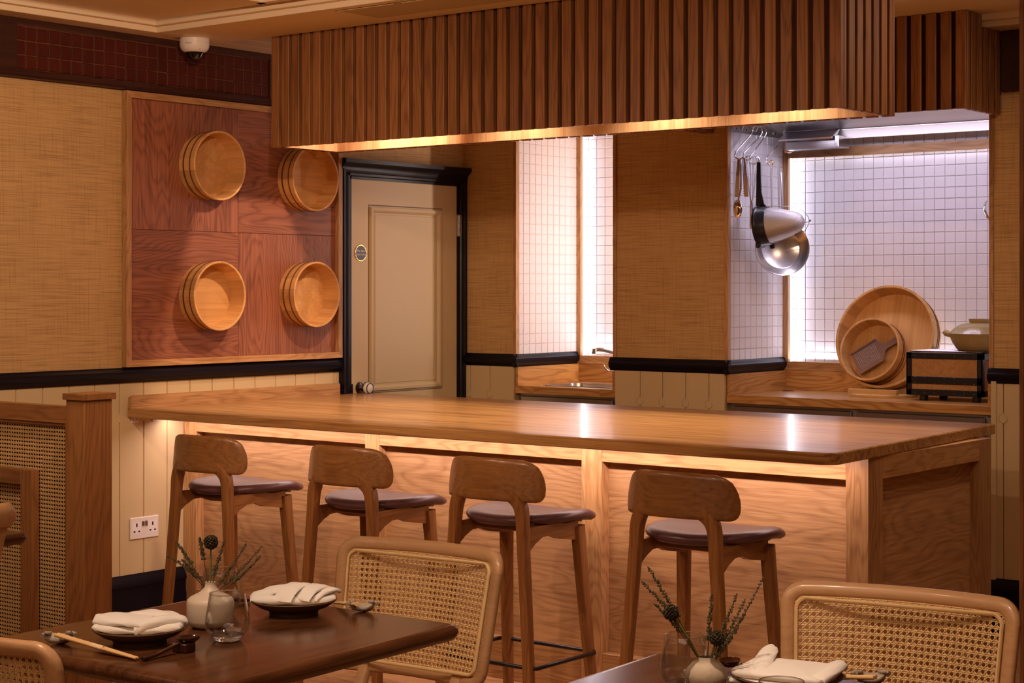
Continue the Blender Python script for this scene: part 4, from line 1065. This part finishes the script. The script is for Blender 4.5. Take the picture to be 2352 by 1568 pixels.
# ================================================================== TABLES
def make_table(name, label, loc, rz, hx, hy):
    t = thing(name, label, 'table', loc, rz)
    obj('tabletop', rslab(hx, hy, .03, [(.022, .719), (.010, .722), (.003, .729), (0, .736), (.001, .742), (.005, .747), (.012, .7497), (.02, .75)], 8), walnutx, t, 40)
    obj('column', MB().lathe([(.0001, .03), (.035, .03), (.035, .70), (.0001, .70)], 24), black, t, 40)
    obj('top_plate', B(-.14, .14, -.14, .14, .70, .7195, b=.004), black, t)
    obj('foot_plate', MB().lathe([(.0001, 0), (.215, 0), (.22, .006), (.21, .014), (.05, .032), (.0001, .034)], 40), black, t, 40)
    return t
make_table('walnut_table', 'dark walnut dining table laid for two, beside the partition', (-2.396, 2.199, 0), math.radians(2), .310, .322)
make_table('walnut_table', 'dark walnut table at the bottom right under the round vase', (-1.362, 2.242, 0), math.radians(2), .306, .322)
make_table('walnut_table', 'table with only one corner visible behind the far-left chair', (-4.079, 2.472, 0), 0, .306, .322)

# ================================================================== TABLEWARE
def plate(label, loc, r=.084):
    t = thing('side_plate', label, 'plate', loc, 0, 'stoneware side plates')
    obj('dish', MB().lathe([(.0001, .006), (r*.50, .006), (r*.53, 0), (r*.56, 0), (r*.58, .007), (r*.8, .014), (r*.97, .0235), (r, .0265), (r*.99, .0285), (r*.95, .0265), (r*.75, .0165), (r*.45, .011), (.0001, .0105)], 64), rimbr, t, 50)
    obj('glaze', MB().lathe([(r*.985, .0289), (r*.95, .0272), (r*.75, .0172), (r*.45, .0116), (.0001, .0111)], 64), stonew, t, 60, label='speckled cream glaze')
    return t
plate('stoneware plate at the near-left place of the left table', (-2.447, 2.044, .75))
plate('stoneware plate at the far place of the left table', (-2.432, 2.413, .75))
plate('stoneware plate on the right-hand table', (-1.350, 2.420, .75), .088)
def fold(mb, path, width, th_, skew=0, ns=6, curl=0):
    """soft folded band of cloth: flattened-oval section swept along a path of (x, y, z, width factor)"""
    P = smooth_path([p[:3] for p in path], ns); Wf = smooth_path([(p[3] if len(p) > 3 else 1, 0, 0) for p in path], ns)
    rings = []
    for i, p in enumerate(P):
        tg_ = (P[min(i+1, len(P)-1)]-P[max(i-1, 0)]).normalized(); a = tg_.cross(Vector((0, 0, 1))).normalized(); up = a.cross(tg_).normalized()
        e = 1-abs(2*i/(len(P)-1)-1)**10; tt = th_*(.35+.65*e)
        r_ = []
        for k in range(20):
            an = 2*PI*k/20; c, s_ = math.cos(an), math.sin(an); q = (abs(c)**3.2+abs(s_)**3.2)**(-1/3.2)
            u = c*q; wv = .0012*math.sin(i*.9+k*1.3)
            r_.append(tuple(p+a*(u*width/2*Wf[i].x)+up*(s_*q*tt/2+wv+curl*u*u)))
        rings.append(r_)
    return mb.loft(rings)
def napkin(label, loc, rz, bands):
    t = thing('napkin', label, 'napkin', loc, rz, 'folded linen napkins'); t.scale = (.92, .92, .86)
    for i, (path, wd, th_, curl) in enumerate(bands):
        obj('cloth_fold', fold(MB(), path, wd, th_, curl=curl), linen, t, 60)
    return t
# near-left napkin: long roll with a tucked diagonal fold
napkin('white napkin with a rolled diagonal tuck on the near-left plate', (-2.447, 2.044, .765), math.radians(38), [
    ([(-.088, .0, .019, .55), (-.055, 0, .017, .95), (0, .005, .014, 1.0), (.05, .005, .016, .9), (.085, .0, .019, .6)], .085, .018, -.003),
    ([(-.090, .006, .031, .45), (-.06, .006, .033, .85), (-.01, .004, .032, 1.0), (.025, -.004, .026, .8)], .090, .016, -.006),
    ([(.000, -.034, .014, .5), (.02, -.022, .026, .8), (.05, -.006, .031, .9), (.088, .010, .028, .7)], .036, .017, -.003),
    ([(-.03, .022, .034, .6), (.01, .026, .039, .9), (.05, .026, .036, .9), (.080, .018, .027, .4)], .046, .010, -.004),
    ([(-.004, -.038, .012, .8), (.004, -.036, .013, .8)], .016, .016, 0)])
napkin('white napkin wrapped with a flat diagonal band on the far plate', (-2.432, 2.413, .765), math.radians(38), [
    ([(-.092, -.006, .017, .55), (-.05, 0, .018, .9), (0, 0, .018, 1), (.05, 0, .018, .95), (.086, .006, .022, .7)], .084, .020, -.003),
    ([(-.090, .002, .022, .5), (-.055, .006, .034, .8), (-.015, .008, .042, .9), (.02, .006, .042, .9)], .066, .010, -.007),
    ([(.022, .040, .034, 1), (.012, .012, .0465, 1), (-.008, -.022, .039, 1), (-.020, -.044, .016, .95)], .048, .006, -.001),
    ([(.062, .030, .035, 1), (.048, .008, .043, 1), (.030, -.022, .038, 1), (.018, -.042, .018, .9)], .050, .008, -.002),
    ([(.092, .014, .030, .8), (.078, -.004, .036, 1), (.058, -.022, .030, 1), (.044, -.036, .016, .8)], .030, .010, 0)])
nq = thing('napkin', 'white napkin folded into a flat square on the right-hand plate', 'napkin', (-1.352, 2.424, .764), math.radians(6), 'folded linen napkins')
def soft_slab(hx, hy, r, z0, z1, dome, skew=0):
    rings = []
    for f, z in ((.90, z0), (.97, z0+.002), (1, z0+(z1-z0)*.4), (.99, z0+(z1-z0)*.75), (.95, z1-.001), (.85, z1), (.55, z1+dome*.6), (.2, z1+dome), (.02, z1+dome)):
        rings.append([(p[0]*f+skew*p[1], p[1]*f, z+.004*math.sin(p[0]*40+1)*f) for p in rrect(hx, hy, r, 0, 6)])
    return MB().loft(rings)
obj('cloth_fold', soft_slab(.078, .064, .014, .004, .014, .002), linen, nq, 60)
obj('cloth_fold', soft_slab(.075, .062, .012, .014, .026, .006, -.06), linen, nq, 60)
obj('cloth_fold', fold(MB(), [(-.052, .060, .040, .5), (-.044, .034, .040, .9), (-.034, -.01, .036, 1.0), (-.022, -.052, .021, 1.05)], .030, .007, curl=-.003), linen, nq, 60)
obj('cloth_fold', fold(MB(), [(.070, .052, .026, .7), (.076, .01, .030, 1), (.070, -.05, .020, .9)], .030, .012, curl=-.003), linen, nq, 60)
# chopstick rests: twisted clay knots
def rest_knot(label, loc, rz):
    t = thing('chopstick_rest', label, 'chopstick rest', loc, rz, 'twisted clay chopstick rests')
    m = MB(); P = []
    for i in range(25):
        f = i/24; P.append((-.024+.048*f, .004*math.sin(f*PI*2), .0085+.007*(2*f-1)**2))
    rings = []
    for i, p in enumerate(P):
        f = i/24; tw = f*2.4; r_ = []
        for k in range(16):
            a = 2*PI*k/16; c, s_ = math.cos(a), math.sin(a); rr_ = (.011+.0018*math.cos(3*a+tw*2))*(1-.35*abs(2*f-1)**6)
            x_, z_ = c*rr_, s_*rr_*.78
            r_.append((p[0], p[1]+x_*math.cos(tw*.2)-0*z_, p[2]+z_))
        rings.append(r_)
    m.loft(rings); obj('knot', m, rest, t, 60)
    for s in (-1, 1): obj('curl', MB().tube([(s*.022+.007*math.cos(q*.7)*s, .010*math.sin(q*.7), .015+.001*q) for q in range(8)], .0036, 8), rest, t, 60)
    return t
rest_knot('twisted clay chopstick rest at the near-left of the left table', (-2.548, 1.944, .75), math.radians(45))
rest_knot('twisted clay chopstick rest at the far right of the left table', (-2.335, 2.503, .75), math.radians(40))
rest_knot('twisted clay chopstick rest beside the right-hand napkin', (-1.269, 2.545, .75), math.radians(40))
def chopsticks(label, a, bq, band=.45):
    a, bq = Vector(a), Vector(bq); d = (bq-a); L = d.length; d.normalize(); n = Vector((-d.y, d.x, 0)).normalized()
    t = thing('chopsticks', label, 'chopsticks', tuple(a))
    for s in (-1, 1):
        p0 = n*(s*.0032); p1 = d*L+n*(s*.0026)
        obj('stick', MB().tube([p0, d*(L*.5)+n*s*.0032, p1], [.0034, .0032, .0022], 8), bamboo, t, 50)
    obj('paper_band', MB().tube([d*(L*band)+Vector((0, 0, .0)), d*(L*(band+.14))], .0066, 12, flat=.6), paper, t, 60)
    return t
chopsticks('pale bamboo chopsticks with a paper band at the near-left place', (-2.535, 1.930, .7700), (-2.330, 1.940, .7535))
chopsticks('bamboo chopsticks leaning on the rest at the far place', (-2.318, 2.474, .7705), (-2.43, 2.53, .7535))
chopsticks('bamboo chopsticks at the right-hand place by the cane chair', (-1.243, 2.51, .7705), (-1.36, 2.52, .7535))
# lacquer spoons
def spoon(label, tip, bowl):
    tip, bowl = Vector(tip), Vector(bowl); d = bowl-tip; L = math.hypot(d.x, d.y); rz = math.atan2(d.y, d.x)
    t = thing('lacquer_spoon', label, 'spoon', tuple(tip), rz, 'dark lacquer spoons'); dz = d.z
    P = smooth_path([(0, 0, 0.001), (L*.25, 0, dz*.18), (L*.5, 0, dz*.55), (L*.68, 0, dz*.82)], 4)
    obj('handle', MB().tube([tuple(p) for p in P], [.0045, .0050]+[.0042]*(len(P)-4)+[.0034, .0045], 10, flat=.75), lacq, t, 60)
    rings = []
    for q in range(9):
        f = q/8; r_ = .0175*math.sqrt(max(.02, 1-(2*f-1)**2)); xx = L*.66+.048*f
        rings.append([(xx, r_*c, dz*.9+.0065-dep*math.sqrt(max(.02, 1-(2*f-1)**2))) for c, dep in ((-1, 0), (-.85, .006), (-.45, .011), (0, .0125), (.45, .011), (.85, .006), (1, 0), (.82, .0035), (.4, .008), (0, .009), (-.4, .008), (-.82, .0035))])
    obj('bowl', MB().loft(rings), lacq, t, 60)
    return t
spoon('dark lacquer spoon propped on a block by the near-left plate', (-2.314, 1.938, .7535), (-2.322, 2.066, .770))
spoon('dark lacquer spoon lying behind the near glass', (-2.585, 2.44, .7535), (-2.625, 2.352, .766))
spoon('dark lacquer spoon between the round vase and napkin', (-1.500, 2.530, .7535), (-1.475, 2.455, .772))
sb = thing('spoon_block', 'small dark wooden block holding the near-left spoon', 'spoon rest', (-2.3215, 2.036, .75), math.radians(5))
obj('block', B(-.017, .017, -.013, .013, 0, .0165, b=.002), lacq, sb)
# vases
v1 = thing('bottle_vase', 'cream stoneware bottle vase on the left table', 'vase', (-2.454, 2.217, .75))
obj('body', MB().lathe([(.0001, 0), (.030, 0), (.034, .002), (.041, .007), (.0437, .015), (.0440, .046), (.0425, .0515), (.0375, .0565), (.028, .061), (.019, .066), (.0130, .072), (.0100, .078), (.0096, .0815), (.0100, .084), (.0085, .083), (.0078, .077), (.012, .068), (.036, .045), (.038, .012), (.0001, .006)], 56), vasem, v1, 60)
v2 = thing('round_vase', 'small ribbed round taupe vase on the right-hand table', 'vase', (-1.444, 2.334, .75))
nr = 60
prof = [(.0001, 0), (.014, 0), (.022, .004), (.030, .015), (.0325, .027), (.030, .038), (.022, .047), (.0145, .0515), (.0135, .056), (.0120, .056), (.012, .050), (.02, .044), (.0001, .01)]
rings = [[(r*(1+(.012 if (k % 2 and .015 < r) else 0))*math.cos(2*PI*k/nr), r*(1+(.012 if (k % 2 and .015 < r) else 0))*math.sin(2*PI*k/nr), z) for k in range(nr)] for r, z in prof]
obj('body', MB().loft(rings, False, False), vaser, v2, 60)
# tumblers
def tumbler(label, loc):
    t = thing('glass_tumbler', label, 'glass', loc, 0, 'stemless tumblers')
    obj('bowl', MB().lathe([(.0300, .0085), (.0385, .020), (.0402, .030), (.0385, .046), (.0345, .070), (.0318, .0845), (.0312, .0852), (.0306, .0845), (.0332, .070), (.0370, .046), (.0386, .030), (.037, .021), (.0290, .0105)], 64), thing_glass, t, 80)
    obj('rim', MB().tube([(.0312*math.cos(2*PI*k/48), .0312*math.sin(2*PI*k/48), .0848) for k in range(48)], .0009, 8, True), glass, t, 60)
    obj('base', MB().lathe([(.0001, 0), (.019, 0), (.022, .0012), (.0299, .0084), (.0288, .0104), (.020, .0075), (.0001, .0065)], 64), glass, t, 60)
    return t
tumbler('clear glass tumbler in front of the cream bottle vase', (-2.335, 2.150, .7502))
tumbler('clear glass tumbler behind the cream bottle vase', (-2.545, 2.325, .7502))
tumbler('clear glass tumbler left of the round taupe vase', (-1.483, 2.334, .7502))
tumbler('clear glass tumbler cut off in front of the right-hand napkin', (-1.203, 2.142, .7502))
# dried stems
def sprig(label, root, tip, group, bend=(0, 0, 0), buds=22, start=.45, br=.0022, seed=1):
    rnd = random.Random(seed); t = thing('dried_sprig', label, 'dried flower', root, 0, group)
    d = Vector(tip)-Vector(root); mid = d*.5+Vector(bend)
    P = smooth_path([Vector((0, 0, 0)), d*.25+Vector(bend)*.7, mid, d*.78+Vector(bend)*.6, d], 5)
    obj('stem', MB().tube([tuple(p) for p in P], [.0011-.0006*i/len(P) for i in range(len(P))], 6), stemb, t, 60)
    m = MB()
    for k in range(buds):
        f = start+(1-start)*(k/buds)**1.05; i = min(len(P)-2, int(f*(len(P)-1))); p = P[i].lerp(P[i+1], f*(len(P)-1)-i)
        for q in range(2):
            a = k*2.4+q*PI+rnd.random(); r_ = br*(1.15-.5*(f-start)/(1-start))*rnd.uniform(.75, 1.2)
            off = Vector((math.cos(a), math.sin(a), .55))*r_*1.25
            m.ball(tuple(p+off), r_, 6, 4, (1, 1, 1.25))
    obj('buds', m, budm, t, 60, kind='stuff')
    return t
def seedhead(label, root, tip, group, r=.0135, bend=(0, 0, 0), seed=3, green=True):
    rnd = random.Random(seed); t = thing('seed_head', label, 'dried flower', root, 0, group)
    d = Vector(tip)-Vector(root); P = smooth_path([Vector((0, 0, 0)), d*.5+Vector(bend), d], 8)
    obj('stem', MB().tube([tuple(p) for p in P], [.0016]*len(P), 7), stemg if green else stemb, t, 60)
    m = MB(); c = d
    m.ball(tuple(c), r*.72, 12, 8)
    for k in range(110):
        z = 1-2*(k+.5)/110; a = k*2.39996; s_ = math.sqrt(1-z*z); n = Vector((s_*math.cos(a), s_*math.sin(a), z))
        q = n.to_track_quat('Z', 'Y').to_matrix().to_4x4()
        m.lathe([(.0006, r*.55), (r*.17*rnd.uniform(.8, 1.2), r*rnd.uniform(.9, 1.06)), (.0003, r*.82)], 6, Matrix.Translation(c) @ q)
    obj('head', m, seedm, t, 30)
    return t
VB1 = Vector((-2.454, 2.217, .828)); g1 = 'dried stems in the cream bottle vase'
RV = Vector((.787, .617, 0))
def off(base, px, dz, dep=0): return tuple(base+RV*px+Vector((-.617, .787, 0))*dep+Vector((0, 0, dz)))
for i, (px, dz, dep, bd, sd, lb) in enumerate((
    (-.082, .055, .0, (0, 0, .010), .35, 'dried sprig arching lowest to the left in the cream vase'),
    (-.069, .078, .02, (0, 0, .004), .55, 'dried sprig with a bare lower stem, upper left of the cream vase'),
    (-.050, .050, -.02, (0, 0, .006), .4, 'short dried sprig just left of the green seed-head stem'),
    (-.022, .088, .01, (0, 0, 0), .6, 'thin dried sprig beside the round seed head, cream vase'),
    (.028, .086, .0, (-.004, 0, 0), .35, 'upright dried sprig just right of the seed head, cream vase'),
    (.066, .076, .01, (0, 0, -.004), .3, 'bushy dried sprig rising to the right of the cream vase'),
    (.094, .070, .02, (0, 0, -.008), .3, 'dried sprig reaching farthest right in the cream vase'),
    (.096, .056, -.01, (0, 0, -.010), .45, 'lowest right dried sprig in the cream vase'))):
    sprig(lb, tuple(VB1+Vector((0, 0, -.02))), off(VB1, px, dz, dep), g1, bd, 20, sd, .0021, i)
seedhead('round brown seed head on a green stem in the cream vase', tuple(VB1+Vector((0, 0, -.02))), off(VB1, .001, .080), g1, .0135)
VB2 = Vector((-1.444, 2.334, .803)); g2 = 'dried stems in the round taupe vase'
for i, (px, dz, dep, bd, sd, lb) in enumerate((
    (-.092, .144, .0, (0, 0, .004), .5, 'tallest left dried sprig in the round vase'),
    (-.101, .118, .02, (0, 0, .012), .45, 'arched dried sprig on the left of the round vase'),
    (-.083, .088, -.01, (0, 0, .008), .5, 'short dried sprig behind the left seed head, round vase'),
    (.010, .100, .01, (0, 0, 0), .4, 'upright dried sprig in the middle of the round vase'),
    (.048, .102, .0, (0, 0, -.002), .35, 'bushy dried sprig right of the middle, round vase'),
    (.064, .090, .02, (0, 0, -.004), .25, 'dense dried sprig leaning right in the round vase'),
    (.090, .128, .0, (0, 0, -.010), .35, 'tallest right dried sprig in the round vase'),
    (.058, .074, -.015, (0, 0, -.006), .3, 'lower dried sprig leaning right in the round vase'))):
    sprig(lb, tuple(VB2+Vector((0, 0, -.02))), off(VB2, px, dz, dep), g2, bd, 20, sd, .0022, 40+i)
seedhead('spiky seed head leaning left in the round vase', tuple(VB2+Vector((0, 0, -.02))), off(VB2, -.056, .074, -.01), g2, .0125, (0, 0, .004), 5)
seedhead('spiky seed head low at the right of the round vase', tuple(VB2+Vector((0, 0, -.02))), off(VB2, .014, .036, -.02), g2, .0125, (0, 0, 0), 6)

# ================================================================== CEILING FITTINGS
cc = thing('dome_camera', 'white dome security camera with a dark eye on the ceiling', 'security camera', (-5.408, 4.800, CZ))
obj('base', MB().lathe([(.060, 0), (.060, -.018), (.0590, -.0185), (.0590, -.0195), (.0605, -.020), (.0595, -.034), (.055, -.046), (.046, -.055), (.0385, -.058), (.037, -.056)], 48), white, cc, 35)
obj('dome', MB().lathe([(.0375, -.054), (.037, -.062), (.032, -.075), (.022, -.086), (.010, -.091), (.0001, -.092)], 36), dome, cc, 60)
ang = math.atan2(-4.80, 5.408)-.42
text('maker_text', 'HIKVISION', .0058, black, cc, (.0602*math.cos(ang), .0602*math.sin(ang), -.0265), (PI/2, 0, ang+PI/2), ext=.0002)
obj('screw', MB().ball((.0515*math.cos(ang+.85), .0515*math.sin(ang+.85), -.050), .0022), darksteel, cc, 60)
vg = thing('ceiling_grille', 'long slotted ventilation grille in the ceiling border', 'grille', (-4.462, 4.76, CZ))
Lg, Wg = 2.3, .112
obj('frame', MB().loft([[(-.0, -Wg, -.0), (Lg, -Wg, 0), (Lg, Wg, 0), (0, Wg, 0)], [(0, -Wg, -.002), (Lg, -Wg, -.002), (Lg, Wg, -.002), (0, Wg, -.002)], [(.012, -Wg+.012, -.002), (Lg-.012, -Wg+.012, -.002), (Lg-.012, Wg-.012, -.002), (.012, Wg-.012, -.002)], [(.012, -Wg+.012, 0), (Lg-.012, -Wg+.012, 0), (Lg-.012, Wg-.012, 0), (.012, Wg-.012, 0)]], False, False), ceilp, vg)
obj('shadow_gap', MB().loft([[(-.006, -Wg-.006, -.0008), (Lg+.006, -Wg-.006, -.0008), (Lg+.006, Wg+.006, -.0008), (-.006, Wg+.006, -.0008)], [(.0, -Wg, -.0008), (Lg, -Wg, -.0008), (Lg, Wg, -.0008), (0, Wg, -.0008)]], False, False), dark, vg)
fm = MB()
for k in range(28): fm.box(.012, Lg-.012, -Wg+.014+k*.0071, -Wg+.0180+k*.0071, -.0013, -.0010)
obj('fins', fm, ceilp, vg, kind='stuff')
obj('backing', B(.012, Lg-.012, -Wg+.012, Wg-.012, -.0009, -.0002), plain('grille_dark', (.14, .09, .05), .8), vg)
for xq in (.30, 1.2): obj('catch', MB().tube([(xq+.016*math.cos(a*PI/8), -Wg+.002+.016*math.sin(a*PI/8)-.0, -.005) for a in range(8, 17)], .0008, 5), black, vg)
